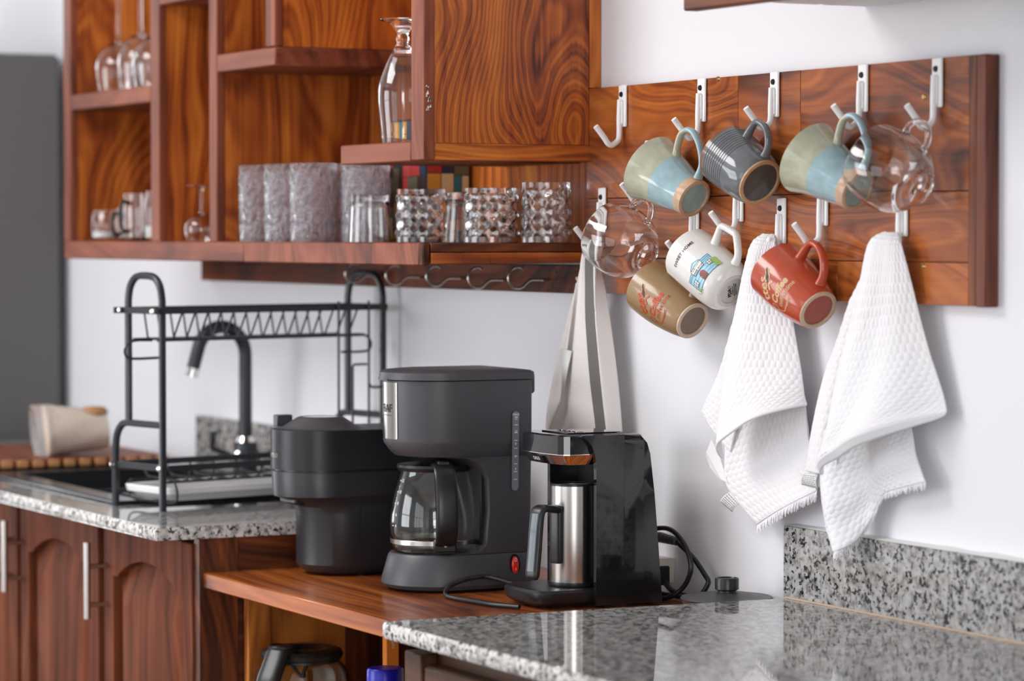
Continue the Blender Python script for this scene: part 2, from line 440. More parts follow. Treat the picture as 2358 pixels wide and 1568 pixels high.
bB = MB().box(-1.320, -1.07, YB, -.014, 1.668, 1.698, .002).build('box_base', MT['woodH'], cb)
MB().box(-1.106, -1.072, -.285, -.014, 1.699, ZT).build('box_side', MT['woodB'], cb, smooth=False)
MB().box(-1.11, -1.07, YB, -.285, 1.699, ZT, .002).build('stile', MT['woodEdge'], cb)
MB().box(-.813, -.562, YB, -.014, 1.501, 1.531, .002).build('shelf', MT['woodH'], cb)
MB().box(-.561, -.516, YB, -.282, 1.502, ZT, .002).build('stile', MT['woodEdge'], cb)
MB().box(-.557, -.522, -.281, -.021, 1.528, ZT).build('side_panel', MT['woodPanel'], cb, smooth=False, label='side panel with swirling dark and orange grain')
MB().box(-.557, -.520, -.281, -.003, 1.503, 1.5275, .001).build('bottom_rail', MT['woodY'], cb)
MB().box(-.557, -.520, -.020, -.001, 1.614, ZT, .001).build('back_stile', MT['woodV'], cb)
sc_ = MB()
for k in range(14):
    y = -.295 + random.uniform(-.002, .006); z = 1.595 + random.uniform(-.022, .022); r = random.uniform(.0008, .003)
    sc_.add([(-.5155, y - r, z - r), (-.5155, y + r, z - r * .6), (-.5155, y + r * .4, z + r * 1.4)], [(0, 1, 2)])
sc_.build('paint_scuff', MT['caulk'], cb, smooth=False, recalc=False)

rl = thing('coat_rail', 'dark wooden rail on the wall under the shelf cabinet', 'rail', (-1.3, -.01, 1.31))
MB().box(-2.097, -.532, -.02, -.001, 1.303, 1.346, .001).build('board', MT['woodRail'], rl)
for x, z in ((-.56, 1.326), (-.63, 1.335), (-1.40, 1.334), (-1.47, 1.334)):
    MB().lathe([(.0001, 0), (.003, 0), (.003, .001), (.0001, .001)], 10, Matrix.Translation((x, -.02, z)) @ Matrix.Rotation(PI / 2, 4, 'X')).build('nail', MT['brass'] if x > -.6 else MT['screw'], rl)
# screw-in cup hooks
def cup_hook_mesh():
    pts = [(0, 0, 0), (0, -.012, 0), (0, -.030, 0)]
    cy, cz, R0 = -.053, .0035, .0165
    for k in range(15):
        a = math.radians(-35 - k * 290 / 14 * .93)
        pts.append((0, cy + R0 * math.cos(a), cz + R0 * math.sin(a)))
    return smooth_path(pts, 3)
gh = 'zinc cup hooks under the shelf'
for i, (x, z) in enumerate(((-.653, 1.323), (-.79, 1.321), (-.941, 1.322), (-1.095, 1.322), (-1.258, 1.323))):
    h = thing('cup_hook', ('zinc cup hook in the rail nearest the striped towel', 'zinc cup hook in the rail, second from the striped towel', 'zinc cup hook in the middle of the five on the rail', 'zinc cup hook in the rail, fourth from the striped towel', 'zinc cup hook in the rail farthest from the striped towel')[i], 'hook', (x, -.02, z), gh)
    M = Matrix.Translation((x, -.02, z))
    MB().sweep([M @ p for p in cup_hook_mesh()], .0021, n=8).build('hook', MT['zinc'], h)
    MB().lathe([(.0021, 0), (.0028, .002), (.0021, .004), (.0028, .006), (.0021, .008), (.0028, .010), (.0021, .012)], 10, M @ Matrix.Rotation(PI / 2, 4, 'X')).build('screw_thread', MT['zinc'], h)

# ------------------------------------------------------------------ mug board with white hooks
bd = thing('mug_rack_board', 'long plank board fixed to the white wall carrying white hooks', 'rack', (0, -.01, 1.305))
rows = [(1.4475, 1.613, [(-.53, -.098, 0), (-.097, .06, 1), (.061, .44, 2)]), (1.359, 1.4465, [(-.53, -.21, 3), (-.209, .44, 1)]), (1.305, 1.358, [(-.53, .15, 2), (.151, .44, 0)])]
for z0, z1, ps in rows:
    for x0, x1, m in ps: MB().box(x0, x1, -.02, -.001, z0, z1, .0006).build('plank', MT['plank'][m], bd)
MB().box(.4405, .4555, -.0205, -.001, 1.305, 1.613, .0006).build('dark_strip', MT['plankD'], bd)
MB().box(.456, .476, -.021, -.001, 1.304, 1.613, .0012).build('end_strip', MT['plankR'], bd)
for x, z in ((.345, 1.566), (.345, 1.353), (-.15, 1.611)):
    MB().lathe([(.0001, 0), (.004, 0), (.003, .002), (.0001, .0022)], 12, Matrix.Translation((x, -.02, z)) @ Matrix.Rotation(PI / 2, 4, 'X')).build('screw', MT['brass'], bd)
def hook_at(x, zt, zr, yt=-.046, ytip=-.068):
    pl = MB().box(x - .0105, x + .0105, -.0245, -.0205, zt - .062, zt, .0015)
    h = pl.build('hook_plate', MT['whitepaint'], bd)
    xr = x - .001
    pts = [(xr, -.027, zt - .022), (xr, -.028, zt - .05), (xr, -.028, zr + .016), (xr, -.030, zr + .006), (xr, yt + .006, zr - .001), (xr, yt - .001, zr + .001), (xr, yt - .008, zr + .010), (xr, ytip, zr + .026)]
    sp = smooth_path(pts, 4)
    MB().sweep(sp, .0043, n=10).build('hook_rod', MT['whitepaint'], h)
    MB().lathe([(.0001, 0), (.0042, 0), (.0034, .0022), (.0001, .0026)], 14, Matrix.Translation((x - .001, -.0245, zt - .014)) @ Matrix.Rotation(PI / 2, 4, 'X')).build('screw', MT['screw'], h)
    bead = [(x + .0035, -.0258, zt - .024 - k * .0048) for k in range(8)]
    MB().sweep(bead, [random.uniform(.0011, .0019) for _ in bead], n=8).build('weld_bead', MT['whitepaint'], h)
HK = [(-.415, 1.614, 1.5262), (-.190, 1.614, 1.5295), (.0008, 1.614, 1.538), (.213, 1.6135, 1.5335), (.377, 1.6135, 1.5275),
      (-.477, 1.463, 1.377), (-.338, 1.53, 1.4405), (-.208, 1.445, 1.357), (-.09, 1.4725, 1.3975), (.019, 1.4425, 1.362, -.036, -.040), (.121, 1.4665, 1.381), (.303, 1.4525, 1.364, -.036, -.040)]
for a in HK: hook_at(*a)

# ------------------------------------------------------------------ upper cabinet at the right
uc = thing('upper_wall_cabinet', 'dark wooden cabinet on the wall above the mug board', 'cabinet', (.8, -.13, 1.68))
MB().box(.181, 1.7, -.25, -.001, 1.6925, 2.3).build('carcass', MT['hoodw'], uc, smooth=False)
MB().box(.176, 1.7, -.272, -.2505, 1.676, 2.3, .002).build('front_board', MT['hoodw'], uc)
for k in range(3):
    MB().box(.21, 1.65, -.235 + k * .075, -.235 + k * .075 + .068, 1.688, 1.6918, .001).build('underside_board', MT['winframe'], uc)

rh = thing('range_hood', 'dark steel range hood beside the upper wall cabinet', 'hood', (.85, -.25, 1.68))
MB().box(.49, 1.25, -.50, -.001, 1.6805, 1.6875, .001).build('canopy', MT['fridge'], rh)

# ------------------------------------------------------------------ sink worktop and base cabinet
sk = thing('granite_sink_worktop', 'speckled granite worktop around the black sink', 'worktop', (-1.9, -.3, .92))
hx0, hx1, hy0, hy1 = -1.95, -1.287, -.478, -.105
g = MB()
g.box(-2.9, hx0, -.583, -.001, .923, .943).box(hx1, -.873, -.583, -.001, .923, .943).box(hx0, hx1, -.583, hy0, .923, .943).box(hx0, hx1, hy1, -.001, .923, .943)
g.build('slab', MT['granite'], sk, smooth=False)
MB().prism([(-.583, .9245), (-.5855, .928), (-.5855, .938), (-.583, .9425)], -2.9, -.873, 'yz').build('edge', MT['granite_edge'], sk)
MB().box(-.8735, -.8715, -.5835, -.001, .9235, .9425).build('edge', MT['granite_edge'], sk, smooth=False)
bs = MB().box(-2.13, -.874, -.02, -.001, .9435, 1.036, .001).build('granite_backsplash', MT['granite'])
tag(bs, 'grey granite upstand strip on the wall behind the tap', 'backsplash')
s2 = thing('kitchen_sink', 'black sink with a ridged draining area set in granite', 'sink', (-1.6, -.3, .943))
rim = MB()
rim.box(-1.985, -1.2745, -.50, -.455, .9435, .950, .002).box(-1.985, -1.2745, -.125, -.085, .9435, .950, .002).box(-1.985, -1.94, -.455, -.125, .9435, .950, .002).box(-1.305, -1.2745, -.455, -.125, .9435, .950, .002)
rim.build('rim', MT['sink'], s2)
MB().box(-1.945, -1.61, -.46, -.12, .78, .784).box(-1.945, -1.94, -.46, -.12, .784, .944).box(-1.615, -1.61, -.46, -.12, .784, .940).box(-1.945, -1.61, -.46, -.455, .784, .944).box(-1.945, -1.61, -.125, -.12, .784, .944).build('bowl', MT['sink'], s2)
MB().box(-1.61, -1.29, -.46, -.12, .925, .931).build('drainer', MT['sink'], s2)
for k in range(7):
    MB().box(-1.59, -1.32, -.425 + k * .045, -.413 + k * .045, .931, .936, .002).build('drainer_rib', MT['sink'], s2)
MB().lathe([(.0001, .785), (.03, .785), (.034, .788), (.0001, .789)], 24, Matrix.Translation((-1.78, -.29, 0))).build('drain', MT['chrome'], s2)

fa = thing('kitchen_tap', 'black gooseneck tap behind the dish rack', 'tap', (-1.68, -.1, .95))
MB().lathe([(.0001, .950), (.028, .950), (.028, .956), (.022, .960), (.022, 1.008), (.020, 1.012), (.0001, 1.012)], 28, Matrix.Translation((-1.68, -.1, 0))).build('base', MT['rack'], fa)
MB().lathe([(.020, 1.012), (.017, 1.018), (.015, 1.022)], 24, Matrix.Translation((-1.68, -.1, 0))).build('collar', MT['chrome'], fa)
pp = [(-1.68, -.1, 1.012), (-1.68, -.1, 1.08), (-1.68, -.1, 1.15)]
for k in range(13):
    a = PI * k / 12 * .92
    pp.append((-1.68, -.1 - .047 + .047 * math.cos(a), 1.172 + .052 * math.sin(a)))
pp.append((-1.68, -.204, 1.145))
sp = smooth_path(pp, 3)
MB().sweep(sp, .0122, n=16).build('spout', MT['rack'], fa)
d_ = (sp[-1] - sp[-3]).normalized()
MB().sweep([sp[-1] - d_ * .004, sp[-1] + d_ * .012], .0128, n=16).build('aerator', MT['chrome'], fa)
MB().sweep([(-1.70, -.122, .985), (-1.72, -.15, 1.0), (-1.72, -.148, 1.03)], [.006, .006, .007], n=10).build('lever', MT['rack'], fa)
MB().lathe([(.0001, 0), (.006, 0), (.006, .003), (.0001, .004)], 14, Matrix.Translation((-1.668, -.119, .99)) @ Matrix.Rotation(PI / 2, 4, 'X') @ Matrix.Rotation(.6, 4, 'Y')).build('button', MT['chrome'], fa)

bc = thing('sink_base_cabinet', 'brown wooden base cabinet with arched panel doors under the sink', 'cabinet', (-1.9, -.26, 0))
MB().box(-2.9, -.900, -.488, -.02, .10, .12).box(-2.9, -2.88, -.47, -.02, .12, .922).box(-.93, -.900, -.488, -.02, .12, .922).box(-2.9, -.900, -.488, -.47, .12, .922).build('carcass', MT['side'], bc, smooth=False)
MB().box(-.908, -.886, -.508, -.443, .10, .922, .001).build('corner_stile', MT['side'], bc)
MB().box(-.899, -.889, -.442, -.02, .10, .922).build('side_panel', MT['sideY'], bc, smooth=False)
MB().box(-2.9, -.91, -.488, -.02, .0, .10).build('plinth', MT['side'], bc, smooth=False)
def arch_door(x0, x1, hs):
    z0, z1, y0, y1, sw = .13, .912, -.512, -.490, .042
    d = MB().box(x0, x0 + sw, y0, y1, z0, z1, .0015).box(x1 - sw, x1, y0, y1, z0, z1, .0015).box(x0 + sw, x1 - sw, y0, y1, z0, z0 + .07, .0015)
    a, b = x0 + sw, x1 - sw; cx = (a + b) / 2; hw = (b - a) / 2
    def arch(a, b, zs, rise, sh, n=18):
        pts = [(a, zs), (a + sh, zs)]
        for k in range(1, n):
            t = k / n; x = a + sh + (b - a - 2 * sh) * t
            pts.append((x, zs + rise * math.sin(PI * t) ** .75))
        return pts + [(b - sh, zs), (b, zs)]
    ar = arch(a, b, .828, .036, .022)
    d.prism(ar + [(b, z1), (a, z1)], y0, y1, 'xz')
    dr = d.build('door', MT['door'], bc)
    MB().box(a - .004, b + .004, y0 + .016, y1, z0 + .06, .868).build('panel', MT['door'], dr, smooth=False)
    p1 = [(a + .006, z0 + .078)] + [(x, z - .006) for x, z in arch(a + .006, b - .006, .828, .036, .018)] + [(b - .006, z0 + .078)]
    p2 = [(a + .045, z0 + .115)] + [(x, z) for x, z in arch(a + .045, b - .045, .778, .036, .012)] + [(b - .045, z0 + .115)]
    k = MB(); r1 = [(x, y0 + .0155, z) for x, z in p1]; r2 = [(x, y0 + .002, z) for x, z in p2]
    k.loft([r1, r2], caps=(0, 1)); k.build('raised_panel', MT['door'], dr, angle=20)
    hx = x0 + .018 if hs < 0 else x1 - .018
    hb = MB().sweep([(hx, -.548, .755), (hx, -.548, .882)], .006, n=12).build('bar_handle', MT['steel'], dr)
    for z in (.778, .842): MB().sweep([(hx, -.548, z), (hx, -.511, z)], .0042, n=10).build('handle_post', MT['steel'], hb)
arch_door(-2.17, -1.765, 1); arch_door(-1.74, -1.335, -1); arch_door(-1.305, -.908, -1)

# ------------------------------------------------------------------ lower wooden desk top between the worktops
dk = thing('wooden_desk', 'glossy wooden desk top set lower between the two granite worktops', 'desk', (-.44, -.25, .6))
MB().box(-.885, .0125, -.502, -.001, .845, .870, .002).build('top', MT['desk'], dk)
MB().box(-.884, -.868, -.435, -.395, .02, .844, .002).build('side_plank', MT['gold'], dk)
MB().box(-.888, -.874, -.394, -.265, .02, .844, .001).build('side_plank', MT['gold'], dk)
MB().box(-.888, -.874, -.264, -.02, .02, .844, .001).build('side_plank', MT['side'], dk)
MB().box(-.873, .003, -.02, -.001, .02, .844).build('back_board', MT['side'], dk, smooth=False)
MB().box(-.873, .003, -.47, -.021, .60, .62).build('shelf', MT['gold'], dk, smooth=False)

# ------------------------------------------------------------------ granite worktop in front
gw = MB().prism([(.003, -.607), (.006, -.61), (2.6, -.61), (2.6, -.001), (.032, -.001)], .8785, .9, 'xy')
gt = thing('granite_worktop', 'polished speckled granite worktop reflecting the coffee machines', 'worktop', (1.3, -.3, .88))
gw.build('slab', MT['granite'], gt, smooth=False)
MB().prism([(-.6102, .8795), (-.6125, .883), (-.6125, .8955), (-.6102, .8992)], .004, 2.6, 'yz').build('edge', MT['granite_edge'], gt)
gb = thing('granite_backsplash', 'speckled granite upstand on the wall under the white towels', 'backsplash', (1.0, -.01, .9))
MB().box(.022, .29, -.02, -.001, .9005, .998, .0008).build('slab', MT['granite'], gb)
MB().box(.2905, 2.2, -.02, -.001, .9005, .998, .0008).build('slab', MT['granite'], gb)
ck = MB(); hh = [.9995 + random.uniform(0, .0022) for _ in range(62)]; ff = [-.0204 if random.random() < .25 else -.0185 + random.uniform(-.001, .001) for _ in range(62)]
for k in range(60):
    x = .022 + k * .03
    ck.add([(x, ff[k], .9983), (x + .03, ff[k + 1], .9983), (x + .03, -.0005, hh[k + 1]), (x, -.0005, hh[k])], [(0, 1, 2, 3)])
ck.build('plaster_line', MT['caulk'], gb, smooth=False, recalc=False)
MB().box(.03, 2.2, -.0225, -.0195, .9002, .9026).build('sealant_line', MT['grout'], gb, smooth=False)
fc = thing('front_base_cabinet', 'dark brown base cabinet under the reflecting granite worktop', 'cabinet', (1, -.3, 0))
MB().box(.014, 2.4, -.56, -.02, .1, .862).build('carcass', MT['choc'], fc, smooth=False)
MB().box(.010, .058, -.585, -.5605, .1, .863, .002).build('corner_stile', MT['choc'], fc)
for k in range(3):
    MB().box(.062 + k * .5, .555 + k * .5, -.583, -.5605, .70, .850, .004).build('drawer_front', MT['choc'], fc)
    MB().box(.062 + k * .5, .555 + k * .5, -.583, -.5605, .12, .694, .004).build('door', MT['choc'], fc)
MB().box(.03, 2.4, -.55, -.03, .0, .1).build('plinth', MT['choc'], fc, smooth=False)

# ------------------------------------------------------------------ drip coffee maker
def ush(xc, w_, yb, yf, d, z, rb=.012, n=20, ex=1.0, flip=1):
    """plan outline: straight back at yb, sides at xc+-w_, front bulging to yf with depth d"""
    pts = []; yc = yf + d
    for k in range(5):
        a = PI / 2 * k / 4; pts.append((xc - w_ + rb - rb * math.sin(PI / 2 - a), yb - rb + rb * math.cos(PI / 2 - a), z))
    for k in range(5):
        a = PI / 2 * k / 4; pts.append((xc + w_ - rb + rb * math.sin(a), yb - rb + rb * math.cos(a), z))
    for k in range(n + 1):
        a = PI * k / n
        cx, sy = math.cos(a), math.sin(a)
        if ex != 1: cx = math.copysign(abs(cx) ** ex, cx); sy = abs(sy) ** ex
        pts.append((xc + w_ * cx, yc - d * sy, z))
    return pts
Z0 = .8702
dm = thing('drip_coffee_maker', 'charcoal drip coffee maker with a glass jug and red switch', 'coffee maker', (-.53, -.25, Z0))
XC, YBk = -.53, -.152
S = [(.004, .079, -.349, .079), (.010, .0825, -.3555, .0825), (.016, .0822, -.355, .0822), (.050, .0765, -.345, .0765), (.054, .0745, -.342, .0745), (.0548, .073, -.339, .073)]
body = [ush(XC, w_, YBk, yf, d, Z0 + z) for z, w_, yf, d in S]
col_ = [(.0549, .0735, -.300, .030), (.0556, .0745, -.262, .012), (.060, .0752, -.243, .006), (.070, .0757, -.232, .004), (.12, .0768, -.228, .004), (.165, .0778, -.230, .004), (.180, .0782, -.240, .006), (.190, .0786, -.258, .014), (.1955, .0790, -.285, .030), (.1975, .0792, -.315, .055)]
body += [ush(XC, w_, YBk, yf, d, Z0 + z) for z, w_, yf, d in col_]
tank = [(.198, .0720, -.334, .070), (.204, .0745, -.342, .0745), (.2165, .0790, -.3515, .079), (.222, .0800, -.3525, .08), (.309, .0808, -.3535, .0808)]
body += [ush(XC, w_, YBk, yf, d, Z0 + z) for z, w_, yf, d in tank]
MB().loft(body).build('body', MT['matte'], dm, angle=30)
MB().loft([ush(XC, w_, YBk, yf, d, Z0 + z) for z, w_, yf, d in ((.0, .068, -.335, .068), (.004, .070, -.338, .07))]).build('foot_ring', MT['black'], dm)
ld = MB().loft([ush(XC, w_, yb, yf, d, Z0 + z, n=24) for z, w_, yb, yf, d in ((.310, .083, -.150, -.357, .083), (.311, .0845, -.149, -.3595, .0845), (.321, .0838, -.150, -.358, .0838), (.3235, .080, -.154, -.352, .08), (.3255, .060, -.17, -.33, .06), (.3262, .02, -.21, -.28, .02))]).build('lid', MT['matte'], dm, angle=30)
MB().box(XC + .03, XC + .062, -.152, -.1405, Z0 + .288, Z0 + .318, .003).build('hinge_tab', MT['matte'], dm)
yc = -.3535 + .0808
def tankmap(r=.0006):
    def g(s_, h):
        a = s_ / .081; t = (h - .222) / .087; w_ = .08 + .0008 * t + r
        return (XC + w_ * math.sin(a), yc - w_ * math.cos(a), Z0 + h)
    return g
gm = tankmap(.0009)
decal([poly2d([(-.024, .2235), (.024, .2235), (.0255, .225), (.0255, .3065), (-.0255, .3065), (-.0255, .225)])], gm, .004).build('steel_plate', pb('dark_steel', (.34, .33, .31), .2, 1), dm, angle=60)
g2 = tankmap(.0016)
decal([xf(text2d('RAF', .0165, bold=.0003), -.0005, .268), xf(text2d('electrical appliances', .0032), -.0005, .2585)], g2, .004).build('lettering', MT['blackink'], dm, smooth=False)
decal([poly2d([(-.03, .3095), (.012, .3095), (.012, .3125), (-.03, .3125)])], lambda s_, h: (XC + .0853 * math.sin(s_ / .085), -.275 - .0853 * math.cos(s_ / .085), Z0 + h), .006).build('lid_lip', MT['matte'], dm)
# water gauge on the near side
def sidex(h): return XC + (.0757 if h < .07 else .0768 + (h - .12) * .022)
def sidemap(off):
    return lambda y, h: (XC + (.0768 + max(0, (h - .12)) * .0222) + off, y, Z0 + h)
gy = -.184
pill = [(gy + .0056 * math.cos(a), .258 + .0056 * math.sin(a)) for a in [PI * k / 10 for k in range(11)]] + [(gy + .0056 * math.cos(a), .152 + .0056 * math.sin(a)) for a in [PI + PI * k / 10 for k in range(11)]]
gq = decal([poly2d(pill)], sidemap(.0024), .006).build('water_gauge', MT['gauge'], dm)
tk = []
for k in range(9):
    h = .163 + k * .0115; tk.append(poly2d([(gy - .0025, h - .0004), (gy + .0030, h - .0004), (gy + .0030, h + .0004), (gy - .0025, h + .0004)]))
for k, t in enumerate(('4', '6', '8', '10', '12')):
    tk.append(xf(text2d(t, .0052), gy, .1785 + k * .0185))
tk.append(xf(text2d('MAX', .0052), gy, .2585))
decal(tk, sidemap(.003), .01).build('gauge_marks', MT['whiteink'], gq, smooth=False)
# rocker switch
def swm(off): return lambda y, h: (XC + .0757 + (.038 - h) * .06 + off, y, Z0 + h)
sw = MB()
el = lambda a, b, off: [swm(off)(-.184 + a * math.cos(2 * PI * k / 28), .037 + b * math.sin(2 * PI * k / 28)) for k in range(28)]
sw.loft([el(.0085, .0160, 0.), el(.0085, .0160, .004), el(.0062, .0135, .004), el(.006, .0132, .002)], caps=(0, 1)); swo = sw.build('switch_bezel', MT['black'], dm)
sr = MB().loft([el(.0058, .0130, .002), el(.0056, .0125, .005), el(.004, .010, .0062)], caps=(0, 1)).build('rocker', MT['red'], swo)
decal([stroke2d([(-.184 + .0017 * math.cos(2 * PI * k / 10), .0445 + .0022 * math.sin(2 * PI * k / 10)) for k in range(10)], .0007, True), poly2d([(-.1844, .0295), (-.1836, .0295), (-.1836, .033), (-.1844, .033)])], swm(.0066), .01).build('switch_marks', MT['whiteink'], swo, smooth=False)
# drip valve over the jug
CX, CY = XC, -.277
MB().box(XC - .066, XC + .066, -.2345, -.225, Z0 + .066, Z0 + .184, .002).build('recess_panel', MT['black'], dm)
MB().lathe([(.0001, .176), (.012, .176), (.020, .187), (.026, .196), (.026, .199)], 24, Matrix.Translation((CX, CY, Z0))).build('drip_valve', MT['black'], dm)
# glass jug with lid and handle
def jug(name, label, cx, cy, z0, hd, R=.0665, H=.125, marks=True, flat=False):
    j = thing(name, label, 'coffee jug', (cx, cy, z0))
    T = Matrix.Translation((cx, cy, z0))
    k = H / .125; q = R / .0665
    out = [(.0001, .001), (.058, .0), (.0625, .003), (.0645, .010), (.0630, .016), (.0645, .022), (.0663, .032), (.0665, .045), (.0650, .062), (.0600, .085), (.0545, .104), (.0500, .118), (.0495, .123)]
    if flat: out = [(.0001, .001), (.058, .0), (.0635, .004), (.066, .014), (.0665, .05), (.0665, .085), (.0645, .100), (.058, .110), (.0515, .115), (.0510, .123)]
    inn = [(r - .0022, z) for r, z in out[2:]][::-1]
    inn = [(r, max(z, .0055)) for r, z in inn] + [(.0001, .0055)]
    prof = [(r * q, z * k) for r, z in out + inn]
    MB().lathe(prof, 56, T).build('glass_body', MT['glasst'], j)
    if not flat:
        MB().lathe([(.0651 * q, .0125), (.0655 * q, .013), (.0655 * q, .0195), (.0651 * q, .020)], 56, T, caps=(0, 0), loop=True).build('band', MT['steel'], j)
    tp = .123 * k
    MB().lathe([(.0001, tp + .0035), (.030 * q, tp + .0035), (.040 * q, tp + .002), (.050 * q, tp + .006), (.055 * q, tp + .006), (.0560 * q, tp + .002), (.053 * q, tp - .003), (.049 * q, tp - .004), (.046 * q, tp - .001), (.0001, tp)], 48, T).build('lid', MT['black'], j)
    if flat: MB().lathe([(.0001, tp + .006), (.026, tp + .006), (.034, tp + .012), (.050, tp + .013), (.0605, tp + .010), (.0635, tp + .004), (.062, tp - .002), (.0585, tp - .004), (.0585, tp - .008), (.050, tp - .009), (.0001, tp - .002)], 48, T).build('lid_cover', MT['black'], j)
    hx, hy = hd; M = T @ Matrix(((hx, -hy, 0, 0), (hy, hx, 0, 0), (0, 0, 1, 0), (0, 0, 0, 1)))
    if not flat:
        hp = smooth_path([(.047, 0, .129), (.060, 0, .131), (.0760, 0, .118), (.0860, 0, .092), (.0895, 0, .062), (.0875, 0, .036), (.078, 0, .020), (.066, 0, .014)], 5)
        hp = [(p.x, p.y, p.z) for p in hp]
        MB().sweep(hp, .0042, .0160, (0, 1, 0), 16, M, sq=.6).build('handle', MT['black'], j)
        ip = smooth_path([(.058, 0, .118), (.0665, 0, .104), (.0745, 0, .085), (.0775, 0, .060), (.0755, 0, .036), (.068, 0, .022)], 4)
        MB().sweep([(p.x, p.y, p.z) for p in ip], .0022, .0080, (0, 1, 0), 12, M, sq=.7).build('handle_web', MT['matte'], j)
        MB().box(.0655, .0755, -.0165, .0165, .0045, .0245, .002, M).build('handle_clamp', MT['black'], j)
        MB().lathe([(.0001, 0), (.0038, 0), (.0030, .002), (.0001, .0022)], 12, M @ Matrix.Translation((.0755, 0, .015)) @ Matrix.Rotation(PI / 2, 4, 'Y')).build('screw', MT['chrome'], j)
        MB().box(.044, .066, -.009, .009, .1300, .1375, .0015, M).build('lid_latch', MT['black'], j)
    else:
        hp = smooth_path([(.040, 0, .128), (.062, 0, .131), (.070, 0, .124), (.080, 0, .110), (.096, 0, .085), (.100, 0, .050), (.085, 0, .022), (.067, 0, .016)], 5)
        MB().sweep([(p.x * q, 0, p.z * k + .006) for p in hp], .0095, .0190, (0, 1, 0), 16, M, sq=.7).build('handle', MT['black'], j)
        lp = [(.030, -.016, .131), (.050, -.017, .134), (.066, -.014, .133), (.071, 0, .133), (.066, .014, .133), (.050, .017, .134), (.030, .016, .131)]
        MB().sweep([(x * q, y, z * k + .010) for x, y, z in smooth_path(lp, 4)], .003, n=8, M=M).build('thumb_lever', MT['black'], j)
        fun = MB()
        for a in (0, 2.1, 4.2): fun.sweep([(.026 * math.cos(a), .026 * math.sin(a), tp - .003), (.003 * math.cos(a), .003 * math.sin(a), tp - .032)], .0028, n=8, M=T)
        fun.lathe([(.0001, tp - .036), (.007, tp - .034), (.007, tp - .030), (.0001, tp - .030)], 12, T); fun.build('funnel', MT['black'], j)
    if marks:
        import bisect
        zs = [z for r, z in out]; rs = [r for r, z in out]
        def rad(h):
            for i in range(1, len(zs)):
                if h <= zs[i] and zs[i] > zs[i - 1]: return rs[i - 1] + (rs[i] - rs[i - 1]) * (h - zs[i - 1]) / (zs[i] - zs[i - 1])
            return rs[-1]
        sh = []
        for i, t in enumerate(('4', '6', '8', '10', '12')):
            h = .040 + i * .0165
            sh.append(poly2d([(-.006, h - .0005), (-.002, h - .0005), (-.002, h + .0005), (-.006, h + .0005)])); sh.append(xf(text2d(t, .0070), .0035, h))
            if i < 4:
                h += .0083; sh.append(poly2d([(-.0045, h - .0004), (-.002, h - .0004), (-.002, h + .0004), (-.0045, h + .0004)]))
        ang0 = math.radians(-88)
        mp = lambda s_, h: T @ Vector(((rad(h) + .0004) * math.cos(ang0 + s_ / .06), (rad(h) + .0004) * math.sin(ang0 + s_ / .06), h))
        decal(sh, mp, .006).build('scale_marks', MT['whiteink'], j, smooth=False)
    return j
jug('glass_coffee_jug', 'clear glass coffee jug on the plate of the drip coffee maker', CX, CY, Z0 + .0551, (.97, -.24))
jug('glass_coffee_jug', 'glass coffee jug with round black lid on the shelf under the desk', -.757, -.392, .6202, (.60, -.80), R=.073, H=.131, marks=False, flat=True)

# ------------------------------------------------------------------ capsule machine
cm = thing('capsule_coffee_machine', 'black capsule coffee machine with a ribbed head beside the sink worktop', 'coffee maker', (-.78, -.25, Z0))
X2, yb2, KZ = -.784, -.10, .945
st = lambda L: [ush(X2, w_, yb2, yf - .006, d, Z0 + z * KZ, n=26) for z, w_, yf, d in L]
MB().loft(st([(.003, .056, -.362, .056), (.008, .0615, -.371, .0615), (.018, .0660, -.3775, .066), (.10, .0660, -.3775, .066), (.112, .0662, -.381, .0662), (.1205, .0660, -.392, .066), (.1275, .0690, -.411, .069), (.129, .0695, -.4145, .0695), (.130, .0705, -.416, .0705), (.168, .0705, -.418, .0705), (.170, .070, -.4175, .070)])).build('body', MT['matte2'], cm, angle=30)
MB().loft(st([(.170, .068, -.414, .068), (.1735, .068, -.414, .068)])).build('gap_ring', MT['black'], cm)
rb = []; nr = 30
for k in range(nr):
    z = .1738 + k * .0635 / nr; e = .0007
    rb += [(z, .0712, -.4195, .0712), (z + .0635 / nr * .45, .0712 , -.4195, .0712), (z + .0635 / nr * .55, .0712 - e, -.4195 + e, .0712 - e), (z + .0635 / nr * .97, .0712 - e, -.4195 + e, .0712 - e)]
rb += [(.2378, .0700, -.418, .07)]
MB().loft(st(rb)).build('ribbed_head', MT['matte2'], cm, angle=25)
ky = -.348
MB().lathe([(.067, .238 * KZ), (.063, .2388 * KZ), (.057, .2415 * KZ), (.038, .2545 * KZ), (.034, .2565 * KZ), (.030, .257 * KZ), (.028, .2555 * KZ), (.0001, .2555 * KZ)], 48, Matrix.Translation((X2, ky, Z0))).build('lever_dome', MT['matte'], cm)
MB().lathe([(.0001, .2558 * KZ), (.027, .2558 * KZ), (.0275, .2566 * KZ), (.0001, .2570 * KZ)], 40, Matrix.Translation((X2, ky, Z0))).build('dome_cap', MT['chrome'], cm)
MB().box(-.852, -.836, -.398, -.372, Z0 + .2255, Z0 + .2432, .001).build('lever_tab', MT['matte'], cm)
MB().box(X2 - .03, X2 + .03, -.404, -.38, Z0 + .110, Z0 + .1215, .003).build('coffee_outlet', MT['black'], cm)
decal([xf(text2d('VERTUO', .0095), -.006, .196)], lambda s_, h: (X2 + .0716 * math.sin(s_ / .0712), -.3543 - .0716 * math.cos(s_ / .0712), Z0 + h * KZ), .004).build('lettering', MT['steel'], cm, smooth=False)
MB().box(X2 + .0656, X2 + .0664, -.3105, -.3098, Z0 + .02, Z0 + .150).build('seam', MT['black'], cm, smooth=False)
